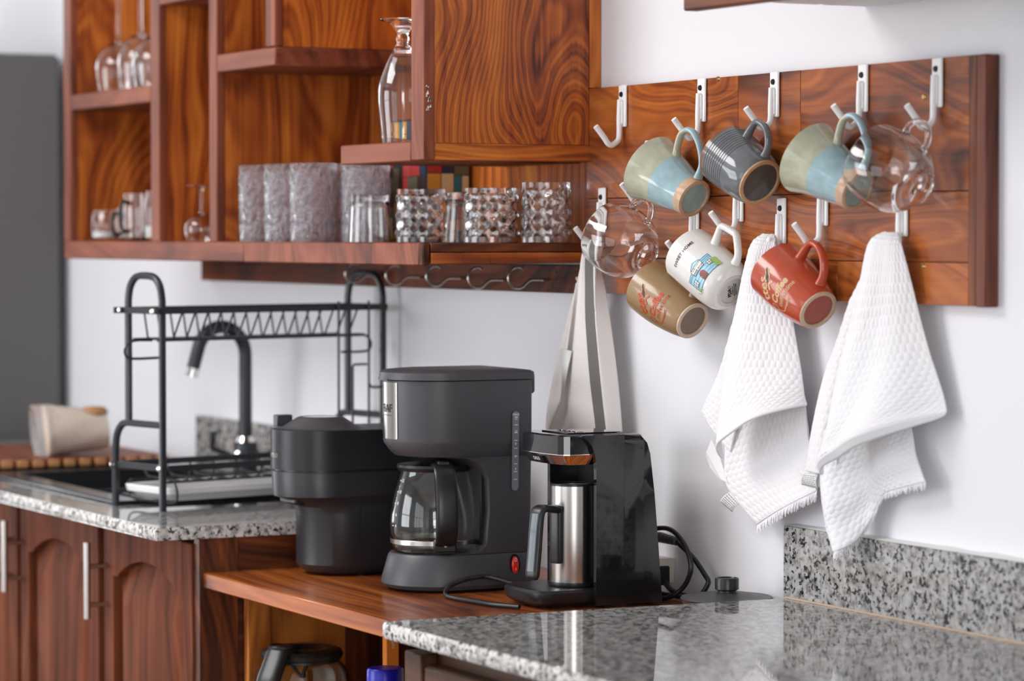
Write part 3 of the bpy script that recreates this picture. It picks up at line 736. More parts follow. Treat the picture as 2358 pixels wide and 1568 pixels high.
MB().lathe([(.0001, 0), (.006, 0), (.006, .008), (.0001, .008)], 14, Matrix.Translation((X2 - .030, -.366, Z0 + .016)) @ Matrix.Rotation(PI / 2, 4, 'X')).build('side_pin', MT['black'], cm)
for x, y in ((X2 + .045, -.30), (X2 - .045, -.30), (X2 + .045, -.14), (X2 - .045, -.14)):
    MB().lathe([(.0001, 0), (.007, 0), (.008, .004), (.0001, .006)], 14, Matrix.Translation((x, y, Z0))).build('foot', MT['black'], cm)

# ------------------------------------------------------------------ Turkish coffee machine
tm = thing('turkish_coffee_machine', 'glossy black coffee machine with a steel pot and chrome lip', 'coffee maker', (-.27, -.18, Z0))
xa, xb = -.333, -.205
def arch_sec(y, z0, z1, r, ins=0):
    pts = [(xb - ins, y, z0)]
    for k in range(7): a = PI / 2 * k / 6; pts.append((xb - ins - r + r * math.cos(a), y, z1 - r + r * math.sin(a)))
    for k in range(7): a = PI / 2 * k / 6; pts.append((xa + ins + r - r * math.sin(a), y, z1 - r + r * math.cos(a)))
    return pts + [(xa + ins, y, z0)]
zt = 1.1135
# body shell wider than the head, with cheeks reaching forward beside it and a slanting back
xo, xi = xb + .008, xa - .008
def arch_sec2(y, z0, z1, r):
    pts = [(xo, y, z0)]
    for k in range(9): a = PI / 2 * k / 8; pts.append((xo - r + r * math.cos(a), y, z1 - r + r * math.sin(a)))
    for k in range(9): a = PI / 2 * k / 8; pts.append((xi + r - r * math.sin(a), y, z1 - r + r * math.cos(a)))
    return pts + [(xi, y, z0)]
sh = MB().loft([arch_sec2(-.143, Z0 + .004, zt, .016), arch_sec2(-.112, Z0 + .004, zt - .001, .016)])
sh.build('body', MT['blackgl'], tm, angle=30)
shell = []
for z, yk in ((Z0 + .004, -.077), (.95, -.083), (1.03, -.090), (1.085, -.097), (1.100, -.102), (1.1075, -.110)):
    shell.append([(xo - .0015, -.113, z), (xo - .0015, yk - .004, z), (xo - .008, yk, z), (xi + .008, yk, z), (xi + .0015, yk - .004, z), (xi + .0015, -.113, z)])
MB().loft(shell).build('water_tank', MT['blackgl'], tm, angle=30)
chk = [(-.189, Z0 + .004), (-.1885, 1.06), (-.190, 1.082), (-.195, 1.097), (-.203, 1.1065), (-.212, 1.1105), (-.212, zt - .0005), (-.1432, zt - .0005), (-.1432, Z0 + .004)]
for x0, x1, sg in ((xb + .0005, xo, 1), (xi, xa - .0005, -1)):
    MB().prism(chk, x0, x1, 'yz').build('cheek', MT['blackgl'], tm, angle=30)
MB().box(xa, xb, -.1432, -.140, Z0 + .03, zt - .03).build('recess_back', MT['black'], tm, smooth=False)
# head
def head_sec(z, g=0, f=0):
    x0, x1, y0 = xa + g, xb - g, -.240 + f
    return [(x1, -.145, z), (x1, y0 + .014, z), (x1 - .004, y0 + .006, z), (x1 - .012, y0 + .001, z), ((x0 + x1) / 2, y0 - .003, z), (x0 + .012, y0 + .001, z), (x0 + .004, y0 + .006, z), (x0, y0 + .014, z), (x0, -.145, z)]
MB().loft([head_sec(1.0865), head_sec(zt - .002), head_sec(zt, .002, .002)]).build('head', MT['blackgl'], tm, angle=25)
hl = MB().loft([head_sec(1.0715, .006, .008), head_sec(1.0855, -.0008, -.0008), head_sec(1.0865, -.0008, -.0008)]).build('chrome_lip', MT['chrome'], tm, angle=25)
decal([xf(text2d('OKKA', .0072), 0, 0)], lambda s_, h: (-.269 + s_, -.2435 - (h) * -.0 - .0012 + (-h) * .55, 1.0785 + h), .02).build('lettering', MT['whiteink'], hl, smooth=False)
tp_ = MB().box(-.31, -.232, -.215, -.13, zt, zt + .0016, .0006).build('button_panel', MT['blackgl'], tm)
for k in range(4): MB().box(-.292 + k * .014, -.284 + k * .014, -.196, -.184, zt + .0016, zt + .0026, .0004).build('button', MT['chrome'], tp_)
# base tray
bt = []
for z, g_ in ((.003, .012), (.009, .003), (.016, 0), (.023, 0), (.0265, .003), (.0275, .008)):
    bt.append(ush(-.271, .0655 - g_, -.145, -.274 + g_, .040 - g_ * .5, Z0 + z, ex=.55))
MB().loft(bt).build('base_tray', MT['black'], tm, angle=30)
for x, y in ((-.30, -.245), (-.238, -.245), (-.30, -.16), (-.238, -.16)):
    MB().lathe([(.0001, 0), (.006, 0), (.007, .005), (.0001, .005)], 12, Matrix.Translation((x, y, Z0))).build('foot', MT['black'], tm)
# pot
PX, PY, PZ = -.257, -.193, Z0 + .028
pt = thing('steel_coffee_pot', 'brushed steel coffee pot with angular black handle on the glossy black machine', 'coffee pot', (PX, PY, PZ))
TP = Matrix.Translation((PX, PY, PZ))
MB().lathe([(.0001, .004), (.0330, .004), (.0334, .006), (.0326, .142), (.0322, .1425), (.0316, .142), (.0322, .010), (.0001, .008)], 48, TP).build('cup', MT['steel'], pt)
MB().lathe([(.0001, .0), (.0335, .0), (.0342, .0025), (.0338, .006), (.0001, .006)], 48, TP).build('bottom_ring', MT['black'], pt)
MB().lathe([(.0322, .1410), (.0329, .1415), (.0329, .1440), (.0320, .1448), (.0312, .1440), (.0314, .1410)], 48, TP, loop=True).build('rim', MT['black'], pt)
hx, hy = .33, -.944
MH = TP @ Matrix(((hx, -hy, 0, 0), (hy, hx, 0, 0), (0, 0, 1, 0), (0, 0, 0, 1)))
pad = MB().sweep([(.0345, 0, .034), (.0355, 0, .038), (.0355, 0, .110), (.0345, 0, .114)], .004, .0105, (0, 1, 0), 16, MH, sq=.6)
hdl = pad.build('handle_pad', MT['black'], pt)
MB().sweep(smooth_path([(.036, 0, .1085), (.052, 0, .1115), (.066, 0, .112), (.0735, 0, .106), (.077, 0, .085), (.080, 0, .055), (.084, 0, .0225), (.0835, 0, .018)], 4), .0052, .0115, (0, 1, 0), 16, MH, sq=.55).build('handle', MT['black'], pt)
gp = smooth_path([(.0785, 0, .106), (.0823, 0, .085), (.0855, 0, .055), (.0890, 0, .026)], 4)
MB().sweep(gp, .0009, .0080, (0, 1, 0), 12, MH, sq=.6).build('handle_inlay', pb('smoky_inlay', (.055, .070, .080), .12), pt)

# ------------------------------------------------------------------ cords, plug, adaptor, lid
c1 = smooth_path([(-.345, -.20, .8755), (-.371, -.215, .885), (-.437, -.2335, .893), (-.430, -.270, .893), (-.425, -.303, .885), (-.410, -.318, .8745), (-.356, -.322, .8745), (-.310, -.316, .8745), (-.276, -.309, .8745), (-.235, -.290, .8745)], 6)
tag(MB().sweep(c1, .0034, n=10).build('power_cord', MT['black']), 'black cord looped on the desk before the drip coffee maker', 'cord')
c2 = smooth_path([(-.300, -.070, .955), (-.279, -.045, .969), (-.235, -.043, .970), (-.199, -.042, .949), (-.185, -.042, .920), (-.200, -.046, .892), (-.222, -.060, .8755), (-.26, -.066, .8745), (-.33, -.062, .8745)], 6)
tag(MB().sweep(c2, .0036, n=10).build('power_cord', MT['black']), 'black cord arching highest behind the glossy black coffee machine', 'cord')
pc = thing('power_cord', 'black cord with a ribbed strain relief behind the glossy black coffee machine', 'cord', (-.25, -.03, .8745))
c3 = smooth_path([(-.252, -.026, .952), (-.21, -.024, .933), (-.18, -.022, .911), (-.168, -.024, .8995), (-.186, -.032, .8795), (-.255, -.035, .8748), (-.36, -.040, .8746)], 6)
MB().sweep(c3, .0036, n=10).build('cable', MT['black'], pc)
sr_ = MB()
for k in range(5):
    x = -.300 + k * .0105; sr_.sweep([(x, -.0275, .9545 - k * .0004), (x + .0085, -.0272, .9541 - k * .0004)], .0078 - k * .0004, n=14)
sr_.sweep([(-.30, -.0275, .9545), (-.250, -.026, .952)], .0052, n=12); sr_.build('strain_relief', MT['matte'], pc)
ad = thing('plug_adaptor', 'white plug adaptor block behind the glossy black coffee machine', 'adaptor', (-.29, -.03, .9))
MB().loft([[(-.345, -.040, z), (-.297 - (.93 - z) * .12, -.040, z), (-.297 - (.93 - z) * .12, -.001, z), (-.345, -.001, z)] for z in (.8865, .922)]).build('body', pb('ivory_plastic', (.66, .56, .50), .5), ad)
MB().box(-.3015, -.296, -.030, -.010, .884, .912, .002).build('plug', MT['black'], ad)
tag(MB().sweep(smooth_path([(-.297, -.020, .889), (-.25, -.03, .8795), (-.20, -.022, .8755), (-.15, -.018, .8755), (-.12, -.016, .8755)], 6), .004, n=10).build('power_cord', MT['black']), 'black cord lying along the wall from the white plug adaptor', 'cord')
pl = thing('pot_lid', 'flat black lid with a round knob behind the granite worktop edge', 'lid', (-.036, -.074, .8705))
TL = Matrix.Translation((-.036, -.074, 0))
MB().lathe([(.0001, .8705), (.055, .8705), (.060, .884), (.0615, .8935), (.0640, .896), (.0615, .8985), (.040, .8995), (.028, .9035), (.0001, .9045)], 56, TL).build('disc', pb('dark_lid', (.05, .05, .052), .42), pl)
MB().lathe([(.0001, .9040), (.0125, .9040), (.0125, .9065), (.0165, .9085), (.0165, .9225), (.0158, .9240), (.0140, .9240), (.0132, .9225), (.0001, .9225)], 32, TL).build('knob', MT['black'], pl)
# things on the shelf under the desk
bo = thing('bottle', 'bottle with a bright blue cap on the shelf under the desk', 'bottle', (-.43, -.405, .6205))
MB().lathe([(.0001, .0), (.026, .0), (.028, .004), (.028, .118), (.022, .126), (.0001, .127)], 28, Matrix.Translation((-.43, -.405, .6205))).build('body', MT['whitepl'], bo)
MB().lathe([(.0001, .120), (.0265, .120), (.027, .122), (.0265, .149), (.0245, .152), (.0001, .1525)], 36, Matrix.Translation((-.43, -.405, .6205))).build('cap', MT['bluecap'], bo)
ob = thing('paper_packet', 'orange packet standing beside the blue capped bottle', 'packet', (-.56, -.33, .6205))
MB().box(-.567, -.553, -.345, -.3245, .6205, .836, .001).build('packet', MT['orange'], ob)
decal([xf(text2d('coffee', .008), 0, 0, PI / 2)], lambda x, z: (-.5525, -.3345 + x, .79 + z), .02).build('lettering', MT['paperlab'], ob, smooth=False)
tag(MB().box(-.62, -.30, -.245, -.205, .6205, .838, .002).build('cream_box', MT['cream']), 'cream box standing behind the orange packet under the desk', 'box')

# ------------------------------------------------------------------ mugs hanging on the hooks
def mug_frame(foot, a):
    z = -Vector(a).normalized(); up = Vector((0, 0, 1)); x = up - z * up.dot(z); x.normalize(); y = z.cross(x)
    return Matrix(((x.x, y.x, z.x, foot[0]), (x.y, y.y, z.y, foot[1]), (x.z, y.z, z.z, foot[2]), (0, 0, 0, 1)))
def rad_at(prof, h):
    for i in range(1, len(prof)):
        if prof[i][1] > prof[i - 1][1] and h <= prof[i][1]:
            t = (h - prof[i - 1][1]) / (prof[i][1] - prof[i - 1][1]); return prof[i - 1][0] + (prof[i][0] - prof[i - 1][0]) * max(t, 0)
    return prof[-1][0]
def mugmap(M, prof, off=.0004):
    def g(s_, h):
        r = rad_at(prof, h) + off; a = -PI / 2 + s_ / .04
        return M @ Vector((r * math.cos(a), r * math.sin(a), h))
    return g
def smooth_prof(p, k=4):
    return [(v.x, v.y) for v in smooth_path([(r, z, 0) for r, z in p], k)]
def make_mug(name, label, foot, a, prof, th, mats, hpts, hr, footr, group=None, split=None, foot_mat=None, base_mat=None, hw=None, n=56, hsplit=None):
    M = mug_frame(foot, a)
    t = thing(name, label, 'mug', M=M, group=group)
    prof = smooth_prof(prof)
    H = prof[-1][1]
    inn = [(max(r - th, .001), z) for r, z in prof if z > .008][::-1]
    mb = MB()
    o_ = [p for p in prof]
    full = [(footr, .0025)] + o_ + [(prof[-1][0] - th * .5, H + .001)] + inn + [(.0001, .0085)]
    if split is None:
        mb.lathe(full, n, M)
    else:
        lo = [p for p in o_ if p[1] <= split]; hi = [p for p in o_ if p[1] > split]
        rs_ = rad_at(prof, split)
        mb.lathe([(footr, .0025)] + lo + [(rs_, split)], n, M, 0)
        mb.lathe([(rs_, split)] + hi + [(prof[-1][0] - th * .5, H + .001)] + inn + [(.0001, .0085)], n, M, 1)
    mb.build('body', mats, t)
    # unglazed foot ring and recessed base
    MB().lathe([(footr + .0005, .0030), (footr + .0003, .0002), (footr - .001, -.0006), (footr - .0045, -.0006), (footr - .0055, .0006), (footr - .0055, .0030)], 48, M, loop=True).build('foot_ring', foot_mat, t)
    MB().lathe([(.0001, .0022), (footr - .005, .0022), (footr - .005, .0030), (.0001, .0032)], 40, M).build('base', base_mat or (mats[0] if isinstance(mats, (list, tuple)) else mats), t)
    hp = smooth_path([(x, 0, z) for x, z in hpts], 5)
    hm = MB(); ra = hr; rb_ = hw or hr
    nn = len(hp)
    la = [ra * (1 + .45 * max(0, 1 - min(i, nn - 1 - i) / 4)) for i in range(nn)]; lb = [rb_ * (1 + .25 * max(0, 1 - min(i, nn - 1 - i) / 4)) for i in range(nn)]
    if hsplit:
        k = int(nn * hsplit)
        hm.sweep(hp[:k + 1], la[:k + 1], lb[:k + 1], (0, 1, 0), 14, M, 0); hm.sweep(hp[k:], la[k:], lb[k:], (0, 1, 0), 14, M, 1)
        hm.build('handle', mats, t)
    else:
        hm.sweep(hp, la, lb, (0, 1, 0), 14, M); hm.build('handle', mats[0] if isinstance(mats, (list, tuple)) else mats, t)
    return t, M, prof
def glaze(name, c, rough=.12, var=.12):
    m, nt, b = newmat(name)
    tc = nt.nodes.new('ShaderNodeTexCoord').outputs['Object']
    n_ = noise(nt, tc, 60, 4, .6)
    r = ramp(nt, [(.3, tuple(x * (1 - var) for x in c)), (.7, tuple(min(1, x * (1 + var)) for x in c))])
    nt.links.new(n_, r.inputs['Fac']); nt.links.new(r.outputs['Color'], b.inputs['Base Color'])
    b.inputs['Roughness'].default_value = rough; b.inputs['Coat Weight'].default_value = .3
    return m
BLUE = glaze('pale_blue_glaze', (.33, .48, .52)); GREEN = glaze('pale_green_glaze', (.45, .46, .34)); CLAY = glaze('bare_clay', (.56, .37, .24), .7, .15)
MINT = glaze('mint_glaze', (.31, .46, .45)); GREY = glaze('grey_glaze', (.145, .155, .165), .1, .15); GREYB = glaze('dark_base', (.085, .085, .08), .35, .2)
TAN = glaze('tan_glaze', (.31, .195, .092), .28, .04); TANB = glaze('tan_base', (.20, .135, .085), .4, .06); WHT = glaze('white_glaze', (.76, .75, .72), .18, .02); WHTB = glaze('white_base', (.58, .54, .50), .3, .04)
REDG = glaze('brick_red_glaze', (.46, .070, .030), .2, .04); REDB = glaze('red_base', (.33, .060, .038), .3, .08)
CLAYP = glaze('pale_clay', (.62, .47, .36), .6, .08); CLAYR = glaze('beige_clay', (.50, .37, .25), .6, .08)
blue_prof = [(.0265, .0008), (.0280, .004), (.0288, .012), (.0320, .028), (.0365, .046), (.0402, .064), (.0440, .080), (.0500, .098)]
blue_h = [(.036, .060), (.050, .064), (.0700, .065), (.0815, .054), (.0800, .038), (.068, .021), (.050, .008), (.029, .007)]
for nm, ft, lab in (('ceramic_mug', (-.162, -.051, 1.4429), 'pale blue and green flared mug hanging next to the ridged grey mug'),
                    ('ceramic_mug', (.2454, -.051, 1.4488), 'pale blue and green flared mug hanging behind the clear glass mug')):
    t_, M_, p_ = make_mug(nm, lab, ft, (.8699, .2048, -.4488), blue_prof, .0035, [BLUE, GREEN], blue_h[::-1], .0042, .0278, 'flared two-tone mugs', split=.058, foot_mat=CLAY, base_mat=MINT, hw=.0062, hsplit=.62)
    MB().lathe([(.0281, .0035), (.0283, .003), (.0292, .0125), (.0290, .013)], 48, M_, loop=True).build('clay_band', CLAY, t_)
gp_ = [(.0325, .0010), (.0345, .004), (.0365, .009), (.0388, .020), (.0400, .032)]
grey_prof = list(gp_)
t_, M_, p_ = make_mug('ceramic_mug', 'glossy grey mug with turned ridges and a brown rim', (.0175, -.055, 1.4625), (.8695, .1153, -.4803), gp_ + [(.0408, .045), (.0415, .060), (.0422, .074), (.0428, .085)], .0035, [GREY, glaze('brown_rim_glaze', (.20, .095, .055), .2)], [(.036, .010), (.050, .010), (.0660, .020), (.0710, .036), (.0650, .050), (.040, .057)], .0042, .0332, split=.0795, foot_mat=glaze('tan_clay', (.52, .33, .17), .6), base_mat=GREYB, hw=.0060)
rg_ = MB()
for k in range(9):
    h = .041 + k * .0044; r = rad_at(p_, h)
    rg_.lathe([(r - .0003, h - .0010), (r + .0007, h - .0004), (r + .0007, h + .0004), (r - .0003, h + .0010)], 56, M_, loop=True)
rg_.build('turned_ridges', GREY, t_)
# tan and red mugs with coffee lettering
cyl = [(.0262, .0010), (.0285, .004), (.0325, .018), (.0365, .040), (.0392, .062), (.0402, .085), (.0400, .105)]
cyl2 = [(r * 1.02, z * .98) for r, z in cyl]
hcy = [(.031, .016), (.047, .017), (.0640, .030), (.0700, .048), (.0640, .064), (.0390, .072)]
def coffee_print(t, M, prof, ink, dark, k=1.0, out=None):
    def A(sh): return [([(x * k, y * k) for x, y in v], f) for v, f in sh]
    L = [xf(text2d('Coffee', .0150, bold=.0006, shear=.15), .0035, .0455), xf(text2d('coffee time', .0098, bold=.0001), .0070, .0345),
         stroke2d([(-.0235, .0365), (-.0200, .0270), (-.006, .0245), (.006, .0268)], .0013), stroke2d([(-.008, .0225), (.006, .0240)], .0009),
         stroke2d([(-.0205, .0500), (-.0265, .0470), (-.0275, .0405), (-.0225, .0385), (-.0195, .044)], .0011, True),
         xf(text2d('ttes', .0210, bold=.0005, shear=.1), -.0085, .0690, math.radians(38)), stroke2d([(-.004, .0585), (.002, .0640), (.0085, .0600)], .0030)]
    D = [ell2d(.0085, .0735, .0052, .0017, .5), ell2d(.0065, .0700, .0050, .0016, .5), ell2d(.0145, .0795, .0036, .0011, .6), ell2d(.0130, .0770, .0034, .0010, .6)]
    O = [ell2d(.0075, .0718, .0066, .0045, .5), ell2d(.0138, .0782, .0047, .0032, .6)]
    decal(A(O), mugmap(M, prof, .0003), .003).build('print_outline', out or ink, t, smooth=False)
    decal(A(L), mugmap(M, prof, .0005), .003).build('lettering', ink, t, smooth=False)
    decal(A(D), mugmap(M, prof, .0007), .003).build('bean_print', dark, t, smooth=False)
DARKB = pb('bean_ink', (.045, .018, .014), .4)
t_, M_, p_ = make_mug('ceramic_mug', 'tan mug with red coffee lettering hanging below the clear glass mug', (-.1585, -.055, 1.2715), (.8751, .1713, -.4526), cyl, .0035, TAN, hcy, .0045, .0272, foot_mat=CLAYP, base_mat=TANB, hw=.0062)
coffee_print(t_, M_, p_, pb('orange_red_ink', (.52, .065, .018), .35), DARKB, out=pb('peach_ink', (.62, .24, .12), .4))
t_, M_, p_ = make_mug('ceramic_mug', 'brick red mug with cream coffee lettering before a white towel', (.1590, -.0545, 1.2935), (.8551, .0854, -.5114), cyl2, .0035, REDG, [(x * 1.02, z * .95) for x, z in hcy], .0045, .0277, foot_mat=CLAYR, base_mat=REDB, hw=.0065)
coffee_print(t_, M_, p_, pb('cream_ink', (.66, .46, .25), .4), DARKB, 1.0)
wp = [(.0235, .0010), (.0285, .003), (.0345, .009), (.0375, .017), (.0392, .030), (.0398, .050), (.0400, .080), (.0400, .105)]
t_, M_, p_ = make_mug('ceramic_mug', 'white mug printed with a blue shop house and SWEET HOME', (-.0530, -.0555, 1.3148), (.8616, .1428, -.4871), wp, .0035, WHT, [(.036, .014), (.050, .015), (.0680, .028), (.0715, .033), (.0715, .038), (.0690, .058), (.0660, .064), (.0600, .065), (.0380, .064)], .0050, .0245, foot_mat=WHTB, base_mat=WHTB, hw=.0058)
def mmx(off):
    g_ = mugmap(M_, p_, off); return lambda x, y: g_(x + .012, y - .010)
mm = mmx(.0003); m2 = mugmap(M_, p_, .0006); m3 = mmx(.0009); m4 = mmx(.0012); m2x = mmx(.0006)
decal([xf(text2d('SWEET HOME', .0072, bold=.0001), -.003 + .018, .0815)], m2, .003).build('lettering', pb('maroon_ink', (.10, .018, .02), .4), t_, smooth=False)
facade = [(-.024, .030), (.026, .030), (.026, .058), (.0125, .058), (.0105, .061), (.002, .0645), (-.007, .061), (-.010, .0565), (-.024, .0565)]
decal([poly2d(facade)], mm, .003).build('house_print', pb('sky_blue_ink', (.33, .62, .76), .35), t_, smooth=False)
ln = [stroke2d([a, b], .0006) for a, b in zip(facade, facade[1:] + facade[:1])]
ln += [stroke2d([(-.024, y), (.026, y)], .00035) for y in (.035, .0405, .046, .0515)]
ln += [stroke2d([(-.024, .0535), (-.010, .0535)], .0005), stroke2d([(.0125, .0545), (.026, .0545)], .0005)]
decal(ln, m2x, .003).build('house_lines', pb('navy_ink', (.03, .09, .13), .4), t_, smooth=False)
decal([poly2d([(-.0095, .0475), (.0115, .0475), (.0115, .0580), (-.0095, .0580)]), poly2d([(-.0205, .0365), (-.0130, .0365), (-.0130, .0455), (-.0205, .0455)]), poly2d([(.0155, .040), (.0225, .040), (.0225, .0480), (.0155, .0480)])], m3, .003).build('sign_print', WHT, t_, smooth=False)
decal([poly2d([(-.0045, .030), (.0060, .030), (.0060, .040), (.0045, .0430), (.0010, .0445), (-.003, .0430), (-.0045, .040)])], m3, .003).build('door_print', pb('brown_ink', (.22, .055, .03), .4), t_, smooth=False)
ol = [stroke2d([a, b], .0005) for r_ in ([(-.0095, .0475), (.0115, .0475), (.0115, .0580), (-.0095, .0580)], [(-.0205, .0365), (-.0130, .0365), (-.0130, .0455), (-.0205, .0455)], [(.0155, .040), (.0225, .040), (.0225, .0480), (.0155, .0480)]) for a, b in zip(r_, r_[1:] + r_[:1])]
ol += [stroke2d([(-.01675, .0365), (-.01675, .0455)], .0004), stroke2d([(-.0205, .041), (-.0130, .041)], .0004), stroke2d([(.019, .040), (.019, .048)], .0004), stroke2d([(.0155, .044), (.0225, .044)], .0004)]
ol += [xf(text2d('OLD WEST', .0036), .001, .0553), xf(text2d('DING SHOP', .0040, bold=.0001), .001, .0502)]
decal(ol, m4, .003).build('sign_lettering', MT['blackink'], t_, smooth=False)
LEAF = pb('leaf_ink', (.34, .48, .12), .4)
decal([ell2d(.0245 + dx, .034 + dy, .0032, .0032) for dx, dy in ((0, 0), (.003, .004), (-.001, .0075), (.0035, -.002), (.003, .0095))], m4, .003).build('bush_print', LEAF, t_, smooth=False)
decal([stroke2d([(-.0245, .027), (-.0235, .034), (-.0245, .040)], .0016), stroke2d([(-.0215, .027), (-.0205, .033)], .0014), stroke2d([(-.0275, .028), (-.0285, .034)], .0013), stroke2d([(-.019, .027), (-.0180, .030)], .0013)], m4, .003).build('cactus_print', LEAF, t_, smooth=False)
decal([ell2d(.0043 - .0075, .0365, .0005, .0005, n=8)], m4, .003).build('door_knob_print', MT['whiteink'], t_, smooth=False)
fb = lambda x, y: M_ @ Vector((x * .90 - y * .44, -(x * .44 + y * .90) * 1.0, .0018))
decal([xf(text2d('FDA', .0075, bold=.0004), -.002, .0035), xf(text2d('CE', .0050), .0075, .0038)] + [xf(text2d(s_, .0026, bold=.0001), 0, y) for s_, y in (('CERAMIC CO', -.001), ('MICROWAVE SAFE', -.0040), ('MADE IN CHINA', -.0068))], fb, .02).build('base_stamp', MT['blackink'], t_, smooth=False)

# glass mugs
def glass_mug(label, foot, a, inner_tilt):
    M = mug_frame(foot, a); t = thing('glass_mug', label, 'mug', M=M, group='clear round glass mugs')
    out = smooth_prof([(.0210, .0), (.0250, .002), (.0340, .010), (.0450, .024), (.0505, .040), (.0520, .052), (.0512, .068), (.0485, .082), (.0470, .088)])
    inn = smooth_prof([(.0458, .088), (.0473, .081), (.0500, .067), (.0508, .052), (.0493, .040), (.0438, .025), (.0328, .0125), (.020, .0085), (.0001, .0075)])
    MB().lathe([(.0001, .0015), (.0185, .0018), (.0210, .0)] + out + [(.0464, .0886)] + inn, 60, M).build('bowl', MT['glass'], t)
    MB().lathe([(.0215, .001), (.0225, -.0006), (.0205, -.0010), (.0195, .0008)], 48, M, loop=True).build('foot_ring', MT['glass'], t)
    hp = smooth_path([(.0425, 0, .020), (.0540, 0, .018), (.0690, 0, .023), (.0735, 0, .034), (.0710, 0, .046), (.0610, 0, .053), (.0510, 0, .053)], 5)
    nn = len(hp); MB().sweep([(p.x, 0, p.z) for p in hp], [.0040 * (1 + .5 * max(0, 1 - min(i, nn - 1 - i) / 4)) for i in range(nn)], None, (0, 1, 0), 14, M).build('handle', MT['glass'], t)
glass_mug('clear round glass mug hanging at the end strip of the board', (.398, -.062, 1.4487), (.8427, .2817, -.4588), 0)
glass_mug('clear round glass mug hanging above the striped towel', (-.2753, -.062, 1.3622), (.8607, .3208, -.3953), 0)

# ------------------------------------------------------------------ towels
def patch(mb, Lp, Rp, hem, nu, nv, bulge, waffle=0, folds=(), cell=.0118, size=None, v0=0, ph=0):
    Lp_e = Vector(Lp[-1]); Rp_e = Vector(Rp[-1])
    W_ = size[0] if size else .2; H_ = size[1] if size else .3
    def base(u, v):
        p = lerp_poly(Lp, v).lerp(lerp_poly(Rp, v), u)
        if hem:
            p = p + (lerp_poly(hem, u) - Lp_e.lerp(Rp_e, u)) * v ** 3
        b_ = bulge(u, v)
        return p + Vector((0, b_, 0)) + Vector((.5 * b_, 0, 0)) * 0
    def fn(u, v):
        p = base(u, v)
        for amp, fr, sh, pw in folds:
            p.y += amp * (v ** pw) * math.sin(fr * PI * (u + sh * v))
        if waffle:
            du = base(min(u + .01, 1), v) - base(max(u - .01, 0), v); dv = base(u, min(v + .01, 1)) - base(u, max(v - .01, 0))
            n_ = du.cross(dv)
            if n_.length > 0: n_.normalize()
            if n_.y > 0: n_ = -n_
            ww = (lerp_poly(Lp, v) - lerp_poly(Rp, v)).length
            # cloth gathers at the hook: cells get narrower there
            a_ = (u - .5) * W_ / cell; b_ = v * H_ / cell * 1.1547
            r_ = math.floor(b_); 
            best = 9
            for rr in (r_ - 1, r_, r_ + 1, r_ + 2):
                off = .5 if rr % 2 else 0; k = round(a_ - off) + off
                best = min(best, math.hypot(a_ - k, (b_ - rr) * .87))
            hgt = max(0, 1 - (best / .5) ** 2) ** .7 + .15 * math.sin(a_ * 2.1 + b_ * 1.3)
            e = min(u, 1 - u, 1 - v) / .03
            p = p + n_ * waffle * hgt * min(1, max(0, e))
        return p
    mb.grid(fn, nu, nv); return fn
def fringe(mb, fn, v, u0, u1, cnt, ln, dirv, wid=.0009):
    for i in range(cnt):
        u = u0 + (u1 - u0) * i / (cnt - 1); p = Vector(fn(u, v)); L_ = ln * random.uniform(.65, 1.15)
        d = Vector(dirv) + Vector((random.uniform(-.25, .25), random.uniform(-.15, .15), random.uniform(-.1, .1))); d.normalize()
        s_ = Vector((wid, 0, 0)); e = p + d * L_; mid = p + d * L_ * .5 + Vector((random.uniform(-.001, .001), -.0006, 0))
        mb.add([p - s_, p + s_, mid + s_ * .8, mid - s_ * .8, e + s_ * .3, e - s_ * .3], [(0, 1, 2, 3), (3, 2, 4, 5)])
WF = .0012
tw = thing('waffle_towel', 'white waffle towel hanging behind the brick red mug', 'towel', (0, -.04, 1.39), 'white waffle towels')
FL = [(-.004, -.034, 1.393), (-.017, -.046, 1.381), (-.022, -.055, 1.350), (-.031, -.060, 1.310), (-.042, -.065, 1.262), (-.051, -.070, 1.209), (-.055, -.075, 1.161), (-.057, -.075, 1.119), (-.049, -.075, 1.089)]
FR = [(.016, -.032, 1.392), (.030, -.038, 1.376), (.040, -.035, 1.346), (.055, -.030, 1.300), (.066, -.027, 1.253), (.076, -.025, 1.215), (.082, -.025, 1.190), (.085, -.025, 1.177), (.088, -.025, 1.167)]
HM = [(-.049, -.075, 1.089), (-.030, -.078, 1.106), (-.003, -.078, 1.122), (.035, -.070, 1.144), (.063, -.050, 1.157), (.088, -.025, 1.167)]
mb = MB(); HF = patch(mb, FL, FR, HM, 130, 220, lambda u, v: -.020 * math.sin(PI * u) * (.4 + .6 * v), WF, [(.004, 3, .3, 1)], size=(.19, .30)); mb.build('front_fold', MT['towel'], tw, angle=180, solid=.003, recalc=False)
MB().sweep([HF(k / 40, 1) for k in range(41)], .0026, n=8).build('hem', MT['towel'], tw)
mb = MB(); BLf = patch(mb, [(-.004, -.034, 1.388), (-.050, -.040, 1.327), (-.075, -.040, 1.273), (-.109, -.040, 1.206), (-.135, -.045, 1.165), (-.150, -.045, 1.146)], [(.004, -.034, 1.388), (-.018, -.045, 1.328), (-.030, -.045, 1.274), (-.045, -.045, 1.208), (-.055, -.045, 1.142), (-.073, -.045, 1.093)], None, 60, 160, lambda u, v: -.004 * math.sin(PI * u), WF, size=(.09, .26)); mb.build('side_fold', MT['towel'], tw, angle=180, solid=.003, recalc=False)
